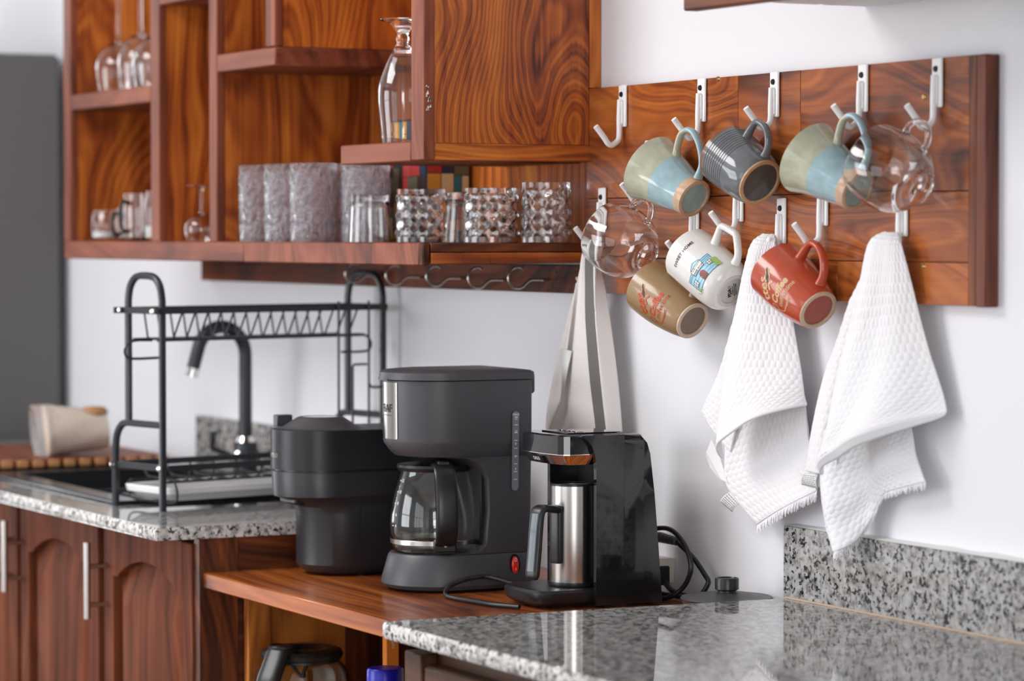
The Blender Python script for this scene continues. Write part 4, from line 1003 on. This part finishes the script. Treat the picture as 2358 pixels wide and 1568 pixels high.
mb = MB(); GF = patch(mb, [(-.069, -.046, 1.154), (-.083, -.046, 1.117), (-.087, -.046, 1.081), (-.086, -.045, 1.050), (-.062, -.040, 1.025), (-.020, -.035, .997)], [(.062, -.018, 1.206), (.070, -.018, 1.172), (.080, -.018, 1.125), (.090, -.020, 1.103), (.103, -.025, 1.078), (.119, -.030, 1.053)], None, 120, 130, lambda u, v: .012 * math.sin(PI * u) * (1 - v) - .006 * math.sin(PI * u) * v, WF, size=(.18, .17)); mb.build('back_fold', MT['towel'], tw, angle=180, solid=.003, recalc=False)
mb = MB(); fringe(mb, GF, 1, 0, 1, 260, .013, (.12, -.1, -1)); mb.build('fringe', MT['towel'], tw, smooth=False, recalc=False, kind='stuff')
mb = MB(); mb.add([(-.122, -.047, 1.108), (-.100, -.047, 1.085), (-.078, -.047, 1.050), (-.098, -.048, 1.054), (-.124, -.048, 1.068), (-.136, -.048, 1.086)], [range(6)])
for k in range(90):
    t = k / 89; p = Vector((-.136, -.0485, 1.090)).lerp(Vector((-.086, -.0485, 1.046)), t); d = Vector((-.6, -.1, -.75)).normalized() * random.uniform(.008, .014)
    mb.add([p, p + Vector((.0012, 0, .001)), p + d], [(0, 1, 2)])
mb.build('corner_fringe', MT['towel'], tw, smooth=False, recalc=False, kind='stuff')
def care_tag(par, q):
    a, b, c, d = [Vector(p) for p in q]
    mb = MB(); mb.grid(lambda u, v: a.lerp(b, u).lerp(d.lerp(c, u), v) + Vector((0, -.003 * math.sin(PI * v), 0)), 4, 6)
    o = mb.build('care_tag', MT['paperlab'], par, solid=.0006, recalc=False)
    mb = MB()
    for r_ in range(6):
        v = .14 + r_ * .14; u = .08
        while u < .9:
            w_ = random.uniform(.05, .16); P = lambda u, v: a.lerp(b, u).lerp(d.lerp(c, u), v) + Vector((0, -.003 * math.sin(PI * v) - .0008, 0))
            mb.add([P(u, v), P(min(u + w_, .95), v), P(min(u + w_, .95), v + .07), P(u, v + .07)], [(0, 1, 2, 3)]); u += w_ + .05
    mb.build('tag_print', MT['greytext'], o, smooth=False, recalc=False)
care_tag(tw, ((-.082, -.040, 1.038), (-.056, -.040, 1.025), (-.077, -.040, 1.009), (-.110, -.040, 1.021)))

tw = thing('waffle_towel', 'white waffle towel with its tip over the granite upstand', 'towel', (.29, -.04, 1.39), 'white waffle towels')
FL = [(.283, -.034, 1.395), (.266, -.048, 1.382), (.254, -.055, 1.330), (.235, -.060, 1.270), (.218, -.065, 1.219), (.209, -.070, 1.174), (.204, -.075, 1.129), (.199, -.075, 1.100), (.201, -.075, 1.083)]
FR = [(.306, -.032, 1.394), (.323, -.038, 1.379), (.339, -.035, 1.334), (.350, -.030, 1.289), (.365, -.027, 1.246), (.377, -.025, 1.219), (.385, -.022, 1.198), (.391, -.020, 1.182), (.396, -.020, 1.172)]
HM = [(.201, -.075, 1.083), (.222, -.080, 1.105), (.254, -.080, 1.122), (.305, -.075, 1.140), (.355, -.050, 1.160), (.396, -.020, 1.172)]
mb = MB(); HF = patch(mb, FL, FR, HM, 140, 220, lambda u, v: -.018 * math.sin(PI * u) * (.4 + .6 * v), WF, [(.006, 4, .25, 1)], size=(.22, .30)); mb.build('front_fold', MT['towel'], tw, angle=180, solid=.003, recalc=False)
mb = MB(); mb.grid(lambda u, v: Vector(HF(u, 1)) + Vector((0, .010 * v, -.013 * v)) * (math.sin(PI * u) ** .6 if 0 < u < 1 else 0), 40, 4); mb.build('hem', MT['towel'], tw, angle=180, solid=.003, recalc=False)
mb = MB(); patch(mb, [(.284, -.034, 1.390), (.226, -.045, 1.315), (.191, -.045, 1.257), (.158, -.045, 1.205), (.140, -.050, 1.141), (.131, -.055, 1.081)], [(.294, -.034, 1.390), (.263, -.050, 1.315), (.241, -.050, 1.259), (.225, -.050, 1.207), (.205, -.050, 1.144), (.196, -.050, 1.081)], None, 60, 160, lambda u, v: -.004 * math.sin(PI * u), WF, [(.003, 3, 0, 1)], size=(.09, .32)); mb.build('side_fold', MT['towel'], tw, angle=180, solid=.003, recalc=False)
bot = [(.201, -.045, .979), (.225, -.040, .990), (.232, -.034, 1.020), (.264, -.022, 1.059), (.316, -.022, 1.072), (.365, -.025, 1.083)]
mb = MB(); GF = patch(mb, [(.169, -.050, 1.132), (.164, -.050, 1.097), (.166, -.050, 1.063), (.175, -.050, 1.030), (.180, -.045, 1.004), (.201, -.045, .979)], [(.304, -.018, 1.177), (.319, -.018, 1.159), (.327, -.018, 1.140), (.336, -.020, 1.118), (.349, -.022, 1.100), (.365, -.025, 1.083)], bot, 120, 150, lambda u, v: -.016 * math.exp(-((u - .12) / .12) ** 2) * (.3 + v) - .012 * math.exp(-((u - .8) / .2) ** 2) + .010 * math.exp(-((u - .42) / .13) ** 2), WF, size=(.20, .19)); mb.build('back_fold', MT['towel'], tw, angle=180, solid=.003, recalc=False)
mb = MB(); fringe(mb, GF, 1, 0, 1, 260, .010, (.06, -.1, -1)); mb.build('fringe', MT['towel'], tw, smooth=False, recalc=False, kind='stuff')
mb = MB(); mb.add([(.122, -.052, 1.083), (.159, -.052, 1.082), (.159, -.052, 1.062), (.140, -.053, 1.058), (.122, -.052, 1.068), (.106, -.051, 1.078)], [range(6)])
for k in range(70):
    p = Vector((.108, -.0525, 1.079)).lerp(Vector((.15, -.0525, 1.060)), k / 69); d = Vector((-.5, -.1, -.6)).normalized() * random.uniform(.004, .010)
    mb.add([p, p + Vector((.0012, 0, .001)), p + d], [(0, 1, 2)])
mb.build('corner_fringe', MT['towel'], tw, smooth=False, recalc=False, kind='stuff')
care_tag(tw, ((.125, -.054, 1.078), (.159, -.054, 1.079), (.157, -.054, 1.060), (.119, -.054, 1.062)))

ct = thing('striped_towel', 'thin cream kitchen towel with a dark grey stripe', 'towel', (-.48, -.04, 1.37), None)
L1 = [(-.474, -.042, 1.380), (-.484, -.050, 1.354), (-.500, -.052, 1.315), (-.521, -.054, 1.269), (-.542, -.056, 1.222), (-.560, -.058, 1.175), (-.573, -.060, 1.135), (-.579, -.060, 1.105), (-.579, -.060, 1.068)]
S1 = [(-.466, -.046, 1.386), (-.464, -.055, 1.361), (-.465, -.055, 1.315), (-.464, -.055, 1.270), (-.458, -.055, 1.225), (-.454, -.053, 1.180), (-.450, -.050, 1.141), (-.442, -.050, 1.109), (-.436, -.050, 1.077)]
S2 = [(-.446, -.042, 1.386), (-.441, -.050, 1.361), (-.444, -.050, 1.316), (-.442, -.050, 1.270), (-.435, -.050, 1.226), (-.430, -.048, 1.181), (-.425, -.046, 1.142), (-.419, -.045, 1.110), (-.412, -.045, 1.078)]
R1 = [(-.452, -.034, 1.380), (-.464, -.035, 1.354), (-.452, -.032, 1.315), (-.441, -.030, 1.270), (-.432, -.028, 1.225), (-.424, -.026, 1.180), (-.418, -.025, 1.142), (-.413, -.025, 1.110), (-.410, -.025, 1.078)]
def tfn(u, v):
    if u < .6: p = lerp_poly(L1, v).lerp(lerp_poly(S1, v), u / .6); p.y += .012 * math.sin(2 * PI * u / .6) * (.3 + .7 * v) - .003
    elif u < .78: p = lerp_poly(S1, v).lerp(lerp_poly(S2, v), (u - .6) / .18); p.y -= .003
    else: p = lerp_poly(S2, v).lerp(lerp_poly(R1, v), (u - .78) / .22); p.y -= .008 * math.sin(PI * (u - .78) / .22) + .003 * (1 - (u - .78) / .22)
    return p
mb = MB(); mb.grid(tfn, 100, 90, mifn=lambda u, v: 1 if .6 <= u < .78 - 1e-6 else 0); mb.build('cloth', [MT['linen'], MT['stripe']], ct, angle=180, solid=.0025, recalc=False)
mb = MB(); mb.add([(-.522, -.068, 1.221), (-.487, -.069, 1.219), (-.498, -.070, 1.191), (-.512, -.069, 1.158), (-.518, -.068, 1.157)], [range(5)]); mb.build('label', MT['paperlab'], ct, solid=.0006, recalc=False)
fl = MB(); fl.grid(lambda u, v: Vector((-.497, -.054, 1.32)).lerp(Vector((-.578, -.0625, 1.085)), v).lerp(Vector((-.498, -.056, 1.32)).lerp(Vector((-.530, -.066, 1.140)), v), u) , 8, 24); fl.build('folded_corner', MT['linen'], ct, angle=180, solid=.002, recalc=False)

# ------------------------------------------------------------------ glassware on the shelves
ZS = 1.3812
def tumbler(name, label, x, y, r0, r1, h, mat, group, upside=True, th=.003, fx=None, n=48, z=ZS, ridge=0):
    t = thing(name, label, 'glass', (x, y, z), group)
    T = Matrix.Translation((x, y, z))
    K = 14
    out = [(r0 + (r1 - r0) * k / K, h * k / K) for k in range(K + 1)]
    if upside:   # mouth down
        prof = [(r0 - th, 0)] + out + [(r1 - .004, h + .001), (.0001, h - .001), (.0001, h - .010), (r1 - th - .002, h - .010)] + [(r - th, zz) for r, zz in out[::-1] if zz < h - .012]
    else:
        prof = [(.0001, 0)] + out + [(r - th, zz) for r, zz in out[::-1] if zz > .012] + [(.0001, .012)]
    MB().lathe(prof, n, T, fx=fx, loop=False).build('glass_body', mat, t, angle=25 if ridge else 40)
    return t
def diamond(n, rows, amp, h):
    def fx(r, a, z):
        if r < .02: return r
        u = a / (2 * PI) * n; v = z / h * rows
        d = abs((u + v) % 1 - .5) + abs((u - v) % 1 - .5)
        return r + amp * (d - .5) * (1 if z < h * .9 else 0)
    return fx
def cut_glass(label, x, y, r, h, n=12, amp=.004, group='cut glass tumblers', hi=40):
    t = thing('cut_glass_tumbler', label, 'glass', (x, y, ZS), group)
    T = Matrix.Translation((x, y, ZS)); K = hi; fx = diamond(n, 3, amp, h)
    out = [(r * (1 - .06 * (k / K)), h * k / K) for k in range(K + 1)]
    rings = [[((fx(rr, 2 * PI * j / 120, z) if .12 * h < z < .93 * h else rr) * math.cos(2 * PI * j / 120), (fx(rr, 2 * PI * j / 120, z) if .12 * h < z < .93 * h else rr) * math.sin(2 * PI * j / 120), z) for j in range(120)] for rr, z in out]
    inn = [[((r - .005) * (1 - .06 * z / h) * math.cos(2 * PI * j / 120), (r - .005) * (1 - .06 * z / h) * math.sin(2 * PI * j / 120), z) for j in range(120)] for z in (h - .012, 0)]
    cap = [[(.0002 * math.cos(2 * PI * j / 120), .0002 * math.sin(2 * PI * j / 120), z) for j in range(120)] for z in (h - .001, h - .012)]
    MB().loft(rings + cap + inn, T, caps=(0, 0), loop=True).build('glass_body', MT['glass'], t, angle=25)
cut_glass('flower cut glass tumbler at the open end of the shelf', -.562, -.072, .0385, .0905, 7, .0045)
cut_glass('star cut glass tumbler upside down next to the flower cut tumbler', -.660, -.116, .042, .083, 8, .0055)
cut_glass('star cut glass tumbler beside the multicoloured tin', -.815, -.160, .040, .083, 8, .0055)
tumbler('glass_tumbler', 'small plain rounded glass between two star cut tumblers', -.745, -.117, .036, .028, .077, MT['glass'], None)
tumbler('glass_tumbler', 'small plain glass behind the star cut tumblers', -.80, -.055, .036, .031, .084, MT['glass'], None)
tumbler('glass_tumbler', 'straight plain glass with a thick base before the multicoloured tin', -.893, -.213, .0335, .0300, .074, MT['glass'], None)
ice = lambda r, a, z: r + .0011 * math.sin(13 * a + 40 * z) * math.sin(150 * z + 5 * a) + .0009 * math.sin(29 * a + 3 * math.sin(90 * z))
for i, (x, y, lab) in enumerate(((-1.257, -.245, 'tall frosted textured glass nearest the wide upright panel'), (-1.164, -.238, 'tall frosted textured glass, second from the wide upright panel'), (-1.080, -.228, 'tall frosted textured glass in the middle of its row'), (-1.050, -.155, 'tall frosted textured glass, fourth from the wide upright panel'), (-.962, -.188, 'tall frosted textured glass beside the multicoloured tin'))):
    tumbler('textured_tumbler', lab, x, y, .0375, .0385, .128, MT['iceglass'], 'tall frosted textured glasses', fx=ice, n=72, th=.004)
# multicoloured tin
tn = thing('decorated_tin', 'tall tin printed with navy, teal, red and mustard blocks', 'tin', (-1.0, -.05, ZS))
MB().box(-1.085, -.925, -.098, -.018, ZS, ZS + .200, .003).build('body', pb('tin_black', (.02, .02, .025), .3), tn)
tints = {'navy': (.012, .030, .065), 'teal': (.020, .17, .20), 'red': (.42, .035, .03), 'mustard': (.60, .27, .035), 'cream': (.62, .46, .25), 'olive': (.12, .11, .06), 'dark': (.035, .018, .012)}
tm_ = {k: pb('tin_' + k, c, .3) for k, c in tints.items()}
random.seed(4)
blk = {k: [] for k in tints}
def cells(u0, u1, h0, h1, d):
    if d == 0 or (random.random() < .12 and d < 3):
        blk[random.choice(['navy', 'navy', 'teal', 'red', 'mustard', 'cream', 'olive', 'dark', 'mustard'])].append((u0 + .0008, u1 - .0008, h0 + .0008, h1 - .0008)); return
    t = random.uniform(.35, .65)
    if (u1 - u0) * 1.2 > (h1 - h0): m_ = u0 + (u1 - u0) * t; cells(u0, m_, h0, h1, d - 1); cells(m_, u1, h0, h1, d - 1)
    else: m_ = h0 + (h1 - h0) * t; cells(u0, u1, h0, m_, d - 1); cells(u0, u1, m_, h1, d - 1)
cells(.002, .078, .003, .197, 5); cells(.083, .240, .003, .197, 6)
for k, L in blk.items():
    for u0, u1, h0, h1 in L:
        if u1 < .081: q4 = [(-.9246, -.018 - u1, ZS + h0), (-.9246, -.018 - u0, ZS + h0), (-.9246, -.018 - u0, ZS + h1), (-.9246, -.018 - u1, ZS + h1)]
        else: q4 = [(-.925 - (u0 - .083), -.0984, ZS + h0), (-.925 - (u1 - .083), -.0984, ZS + h0), (-.925 - (u1 - .083), -.0984, ZS + h1), (-.925 - (u0 - .083), -.0984, ZS + h1)]
        MB().add(q4, [(0, 1, 2, 3)]).build('printed_block', tm_[k], tn, smooth=False, recalc=False)
random.seed(11)
def goblet(name, label, x, y, z, prof, group=None, n=44, th=.0016):
    """stemmed glass standing mouth down: prof lists (r,z) of the outside from mouth to foot"""
    t = thing(name, label, 'glass', (x, y, z), group); T = Matrix.Translation((x, y, z))
    bowl = prof['bowl']; inn = [(max(r - th, .0005), zz) for r, zz in bowl[:-1]] + [(.0001, bowl[-2][1])]
    MB().lathe(smooth_prof(inn[::-1], 3)[:-1] + smooth_prof([bowl[0]] + bowl, 3), n, T).build('bowl', MT['glass'], t)
    MB().lathe(smooth_prof(prof['stem'], 3) + prof['foot'], n, T).build('stem', MT['glass'], t)
beer = dict(bowl=[(.0330, 0), (.0345, .020), (.0375, .050), (.0390, .070), (.0365, .092), (.0260, .120), (.0170, .138), (.0120, .146)], stem=[(.0001, .1445), (.0118, .146), (.0090, .152), (.0105, .158), (.0085, .164), (.0100, .168), (.0130, .173)], foot=[(.022, .182), (.0355, .186), (.0360, .1875), (.0001, .1885)])
goblet('beer_glass', 'tulip beer glass upside down on the short shelf', -.672, -.2600, 1.5315, beer, 'tulip beer glasses on the short shelf')
goblet('beer_glass', 'tulip beer glass upside down behind the other one on the short shelf', -.720, -.170, 1.5315, beer, 'tulip beer glasses on the short shelf')
wine = dict(bowl=[(.0340, 0), (.0375, .018), (.0395, .036), (.0375, .056), (.0300, .072), (.0180, .083), (.0050, .089)], stem=[(.0001, .087), (.0060, .0885), (.0042, .095), (.0040, .12), (.0042, .155), (.0060, .168), (.010, .173)], foot=[(.026, .1765), (.0345, .178), (.0345, .1795), (.0001, .181)])
for i, (x, y, s_, lab) in enumerate(((-1.975, -.236, 1.1, 'wine glass upside down on the upper left shelf nearest its panel'), (-1.882, -.226, 1.22, 'taller wine glass upside down amid those on the upper left shelf'), (-1.790, -.232, 1.1, 'wine glass upside down behind the bright upright, upper left shelf'), (-1.80, -.135, 1.12, 'wine glass upside down at the back of the upper left shelf'))):
    sp_ = {k: [(r * 1.12, z * s_) for r, z in v] for k, v in wine.items()}
    goblet('wine_glass', lab, x, y, 1.6603, sp_, 'wine glasses on the upper left shelf')
# small jars and cups on the lower left shelf
def coffee_cup(label, x, y, r, h, black_h):
    t = thing('glass_cup', label, 'glass', (x, y, ZS), 'glass cups on the lower left shelf'); T = Matrix.Translation((x, y, ZS))
    out = [(r * .75, 0), (r * .98, .004), (r, .012), (r, h * .6), (r * .96, h)]
    MB().lathe([(.0001, .001)] + out + [(q - .0022, max(zz, .006)) for q, zz in out[::-1]] + [(.0001, .006)], 40, T).build('glass_body', MT['glass'], t)
    hp = smooth_path([(r * .95, 0, h * .78), (r + .016, 0, h * .82), (r + .022, 0, h * .5), (r + .014, 0, h * .2), (r * .97, 0, h * .22)], 4)
    A = math.radians(-62); Mh = T @ Matrix.Rotation(A, 4, 'Z')
    MB().sweep([(p.x, 0, p.z) for p in hp], .0035, None, (0, 1, 0), 10, Mh).build('handle', MT['black'] if black_h else MT['glass'], t)
    return t, T
def jar(label, x, y, r, h):
    t = thing('glass_jar', label, 'jar', (x, y, ZS), 'glass jars on the lower left shelf'); T = Matrix.Translation((x, y, ZS))
    MB().lathe([(.0001, .001), (r * .9, 0), (r, .004), (r, h * .82), (r * .85, h * .92), (r * .85, h), (r * .85 - .002, h), (r * .85 - .002, h * .91), (r - .0022, h * .81), (r - .0022, .006), (.0001, .006)], 40, T).build('glass_body', MT['glass'], t)
    MB().lathe([(.0001, .007), (r - .003, .007), (r - .003, h * .3), (.0001, h * .3)], 32, T).build('contents', MT['whitepl'], t)
    return t
jar('squat glass jar with white contents nearest the left panel', -1.995, -.255, .028, .058)
coffee_cup('glass cup with a black handle beside the squat jar', -1.945, -.225, .028, .062, True)
coffee_cup('tall glass cup with black handle behind the bright upright', -1.875, -.228, .036, .088, True)
jar('taller glass jar with white contents behind the bright upright', -1.79, -.225, .030, .092)
goblet('small_goblet', 'small stemmed glass upside down in the narrow middle bay', -1.520, -.250, ZS, {k: [(r * .78, z * .55) for r, z in v] for k, v in wine.items()})

# ------------------------------------------------------------------ dish rack
S_ = Vector((-.132, -.031, 0)).normalized(); Ld = Vector((S_.y, -S_.x, 0))
P1 = Vector((-1.130, -.474, 0)); LEN, DEP = .456, .098
zc = .9432
dr_ = thing('dish_rack', 'black two-tier dish rack standing over the sink drainer', 'dish rack', (-1.2, -.28, zc))
def rk(s_, l, z): return P1 + S_ * s_ + Ld * l + Vector((0, 0, z))
for l in (0, LEN):
    pts = [rk(0, l, zc), rk(0, l, 1.15), rk(0, l, 1.285)]
    pts += [rk(.006, l, 1.308), rk(.022, l, 1.323), rk(.054, l, 1.326), rk(DEP - .022, l, 1.323), rk(DEP - .006, l, 1.308), rk(DEP, l, 1.285), rk(DEP, l, 1.15), rk(DEP, l, 1.086)]
    pp_ = [pts[0], pts[0].lerp(pts[1], .5), pts[1]] + smooth_path(pts[2:9], 4) + [pts[9], pts[10]]
    MB().sweep(pp_, .0056, .0056, None, 8, sq=.6).build('end_frame', MT['rack'], dr_)
    q_ = smooth_path([rk(0, l, 1.083), rk(.06, l, 1.083), rk(DEP + .004, l, 1.083), rk(DEP + .022, l, 1.078), rk(DEP + .036, l, 1.060), rk(DEP + .040, l, 1.03)], 4)
    MB().sweep(q_ + [rk(DEP + .040, l, 1.0), rk(DEP + .040, l, zc)], .0056, .0056, None, 8, sq=.6).build('rear_leg', MT['rack'], dr_)
    MB().box(-.003, DEP + .040, -.002, .002, 1.0080, 1.0180, 0, Matrix(((S_.x, Ld.x, 0, rk(0, l, 0).x), (S_.y, Ld.y, 0, rk(0, l, 0).y), (0, 0, 1, 0), (0, 0, 0, 1)))).build('cross_bar', MT['rack'], dr_)
MR = Matrix(((S_.x, Ld.x, 0, P1.x), (S_.y, Ld.y, 0, P1.y), (0, 0, 1, 0), (0, 0, 0, 1)))
MB().box(-.009, -.005, .008, LEN + .004, 1.0080, 1.0180, 0, MR).build('lower_bar', MT['rack'], dr_)
MB().box(DEP + .036, DEP + .040, -.01, LEN, 1.0080, 1.0180, 0, MR).build('lower_bar', MT['rack'], dr_)
MB().box(-.009, -.005, -.002, LEN + .004, 1.2640, 1.2740, 0, MR).build('upper_bar', MT['rack'], dr_)
MB().box(DEP + .004, DEP + .008, -.024, LEN + .004, 1.2640, 1.2740, 0, MR).build('upper_bar', MT['rack'], dr_)
for l in (-.012, LEN): MB().box(-.009, DEP + .008, l - .002, l + .002, 1.2640, 1.2740, 0, MR).build('upper_bar', MT['rack'], dr_)
def wire(pts, r=.0017, k=0): return MB().sweep([MR @ Vector(p) for p in (smooth_path(pts, k) if k else pts)], r, n=6)
NW = 15
for i in range(NW):
    l = .030 + i * (LEN - .095) / (NW - 1)
    wire([(-.004, l + .006, 1.265), (.012, l, 1.223), (.052, l, 1.221), (DEP - .012, l, 1.223), (DEP + .004, l + .004, 1.265)]).build('plate_wire', MT['rack'], dr_)
for s__ in (.014, DEP - .014): wire([(s__, .0, 1.221), (s__, LEN - .03, 1.221)], .0024).build('basket_wire', MT['rack'], dr_)
for l0, sg in ((.0, -1), (LEN - .055, 1)):
    wire([(.03, l0 + .0, 1.221), (.03, l0 + sg * .035, 1.221), (.03, l0 + sg * .050, 1.212), (.03, l0 + sg * .052, 1.200), (.03, l0 + sg * .040, 1.192), (.03, l0 - sg * .012, 1.192)], .0022, 3).build('end_loop', MT['rack'], dr_)
for l in (LEN - .105, LEN - .040):
    wire([(-.012, l, 1.280), (-.012, l, 1.262), (-.012, l, 1.15), (-.012, l, 1.06)], .0022).build('hanger_wire', MT['rack'], dr_)
wire([(-.012, LEN - .075, 1.06), (-.012, LEN - .075, 1.168), (-.012, LEN - .072, 1.172), (-.012, LEN - .045, 1.172)], .0022).build('hanger_wire', MT['rack'], dr_)
wire([(-.012, LEN - .040, 1.14), (-.012, LEN - .034, 1.132), (-.012, LEN - .01, 1.132)], .0022).build('hanger_wire', MT['rack'], dr_)
for i in range(9):
    l = .05 + i * .048
    wire([(-.006, l, 1.008), (.002, l, .992), (.02, l, .9885), (.06, l, .9885), (DEP + .02, l, .992), (DEP + .036, l, 1.008)], .0018).build('lower_wire', MT['rack'], dr_)
for s__ in (.012, DEP + .01): wire([(s__, .01, .9885), (s__, LEN - .01, .9885)], .0020).build('lower_wire', MT['rack'], dr_)
for l, s__, z in ((-.012, 0, 1.269), (-.012, DEP, 1.269), (0, 0, 1.013), (0, DEP + .040, 1.013)):
    MB().lathe([(.0001, 0), (.0055, 0), (.0045, .003), (.0001, .0042)], 12, MR @ Matrix.Translation((s__, l - .006, z)) @ Matrix.Rotation(PI / 2, 4, 'X')).build('bolt', MT['chrome'], dr_)
ty = thing('drip_tray', 'white plastic drip tray under the black dish rack', 'tray', (-1.2, -.28, .95))
def rr(s0, s1, l0, l1, z, r=.016):
    pts = []
    for cx, cy, a0 in ((s1 - r, l1 - r, 0), (s0 + r, l1 - r, 90), (s0 + r, l0 + r, 180), (s1 - r, l0 + r, 270)):
        for k in range(5): a = math.radians(a0 + 22.5 * k); pts.append((cx + r * math.cos(a), cy + r * math.sin(a), z))
    return pts
TR = MB().loft([rr(.020, .125, .035, .42, .9565), rr(.012, .134, .024, .43, .966), rr(.006, .140, .016, .438, .969), rr(.004, .142, .014, .44, .978), rr(.005, .141, .015, .439, .980), rr(.012, .134, .024, .43, .979), rr(.020, .125, .035, .42, .962)], MR).build('tray', MT['whitepl'], ty)
for l in (.03, .42):
    MB().sweep([MR @ Vector(p) for p in smooth_path([(.012, l, .9885), (-.002, l - .006, .984), (-.004, l - .004, .968), (.012, l, .9545), (.07, l, .9545), (.13, l, .9545), (.146, l, .968), (.142, l, .984), (DEP + .01, l, .9885)], 3)], .0018, n=6).build('tray_wire', MT['rack'], dr_)

# ------------------------------------------------------------------ board and wrapped bundle by the refrigerator
wb = thing('wooden_board', 'wooden board with a carved edge lying beyond the sink', 'board', (-2.2, -.3, .9435))
MB().box(-2.42, -2.005, -.56, -.125, .9515, .968, .003).build('top', MT['woodH'], wb)
for k in range(14):
    MB().box(-2.006, -1.998, -.555 + k * .031, -.555 + k * .031 + .022, .953, .967, .002).build('carved_notch', MT['brown'], wb)
MB().box(-2.40, -2.03, -.545, -.14, .9435, .9515).build('base', MT['black'], wb, smooth=False)
bgd = thing('wrapped_bundle', 'cream paper bundle in clear film lying on the wooden board', 'package', (-2.15, -.32, .9685))
AX = Vector((.18, .97, .10)).normalized()
c0 = Vector((-2.09, -.345, 1.0165)); 
def bund(k, R0, R1, wob, n=24, L=.118):
    rings = []
    e1 = AX.cross(Vector((0, 0, 1))).normalized(); e2 = e1.cross(AX)
    for i in range(k + 1):
        t = i / k; R_ = R0 + (R1 - R0) * t
        rings.append([c0 + AX * (L * t) + e1 * (R_ * math.cos(2 * PI * j / n) * (1 + wob * math.sin(5 * j + i))) + e2 * (R_ * math.sin(2 * PI * j / n) * (1 + wob * math.sin(3 * j + 2 * i)) - .012 * t) for j in range(n)])
    return rings
MB().loft(bund(8, .047, .033, .02)).build('paper_roll', MT['bread'], bgd)
MB().loft(bund(8, .050, .037, .035), caps=(0, 0)).build('film_wrap', MT['film'], bgd)
e1 = AX.cross(Vector((0, 0, 1))).normalized(); e2 = e1.cross(AX)
MB().loft([[c0 - AX * .022 + e1 * (.054 * math.cos(2 * PI * j / 28) * (1 + .06 * math.sin(4 * j))) + e2 * (.052 * math.sin(2 * PI * j / 28)) for j in range(28)], [c0 + AX * .01 + e1 * (.049 * math.cos(2 * PI * j / 28)) + e2 * (.049 * math.sin(2 * PI * j / 28)) for j in range(28)]], caps=(0, 0)).build('film_flare', MT['film'], bgd)
MB().lathe([(.0001, -.012), (.02, -.010), (.028, .0), (.02, .010), (.0001, .012)], 20, Matrix.Translation(c0 + AX * .095 + Vector((0, 0, .024)))).build('brown_patch', MT['brown'], bgd)
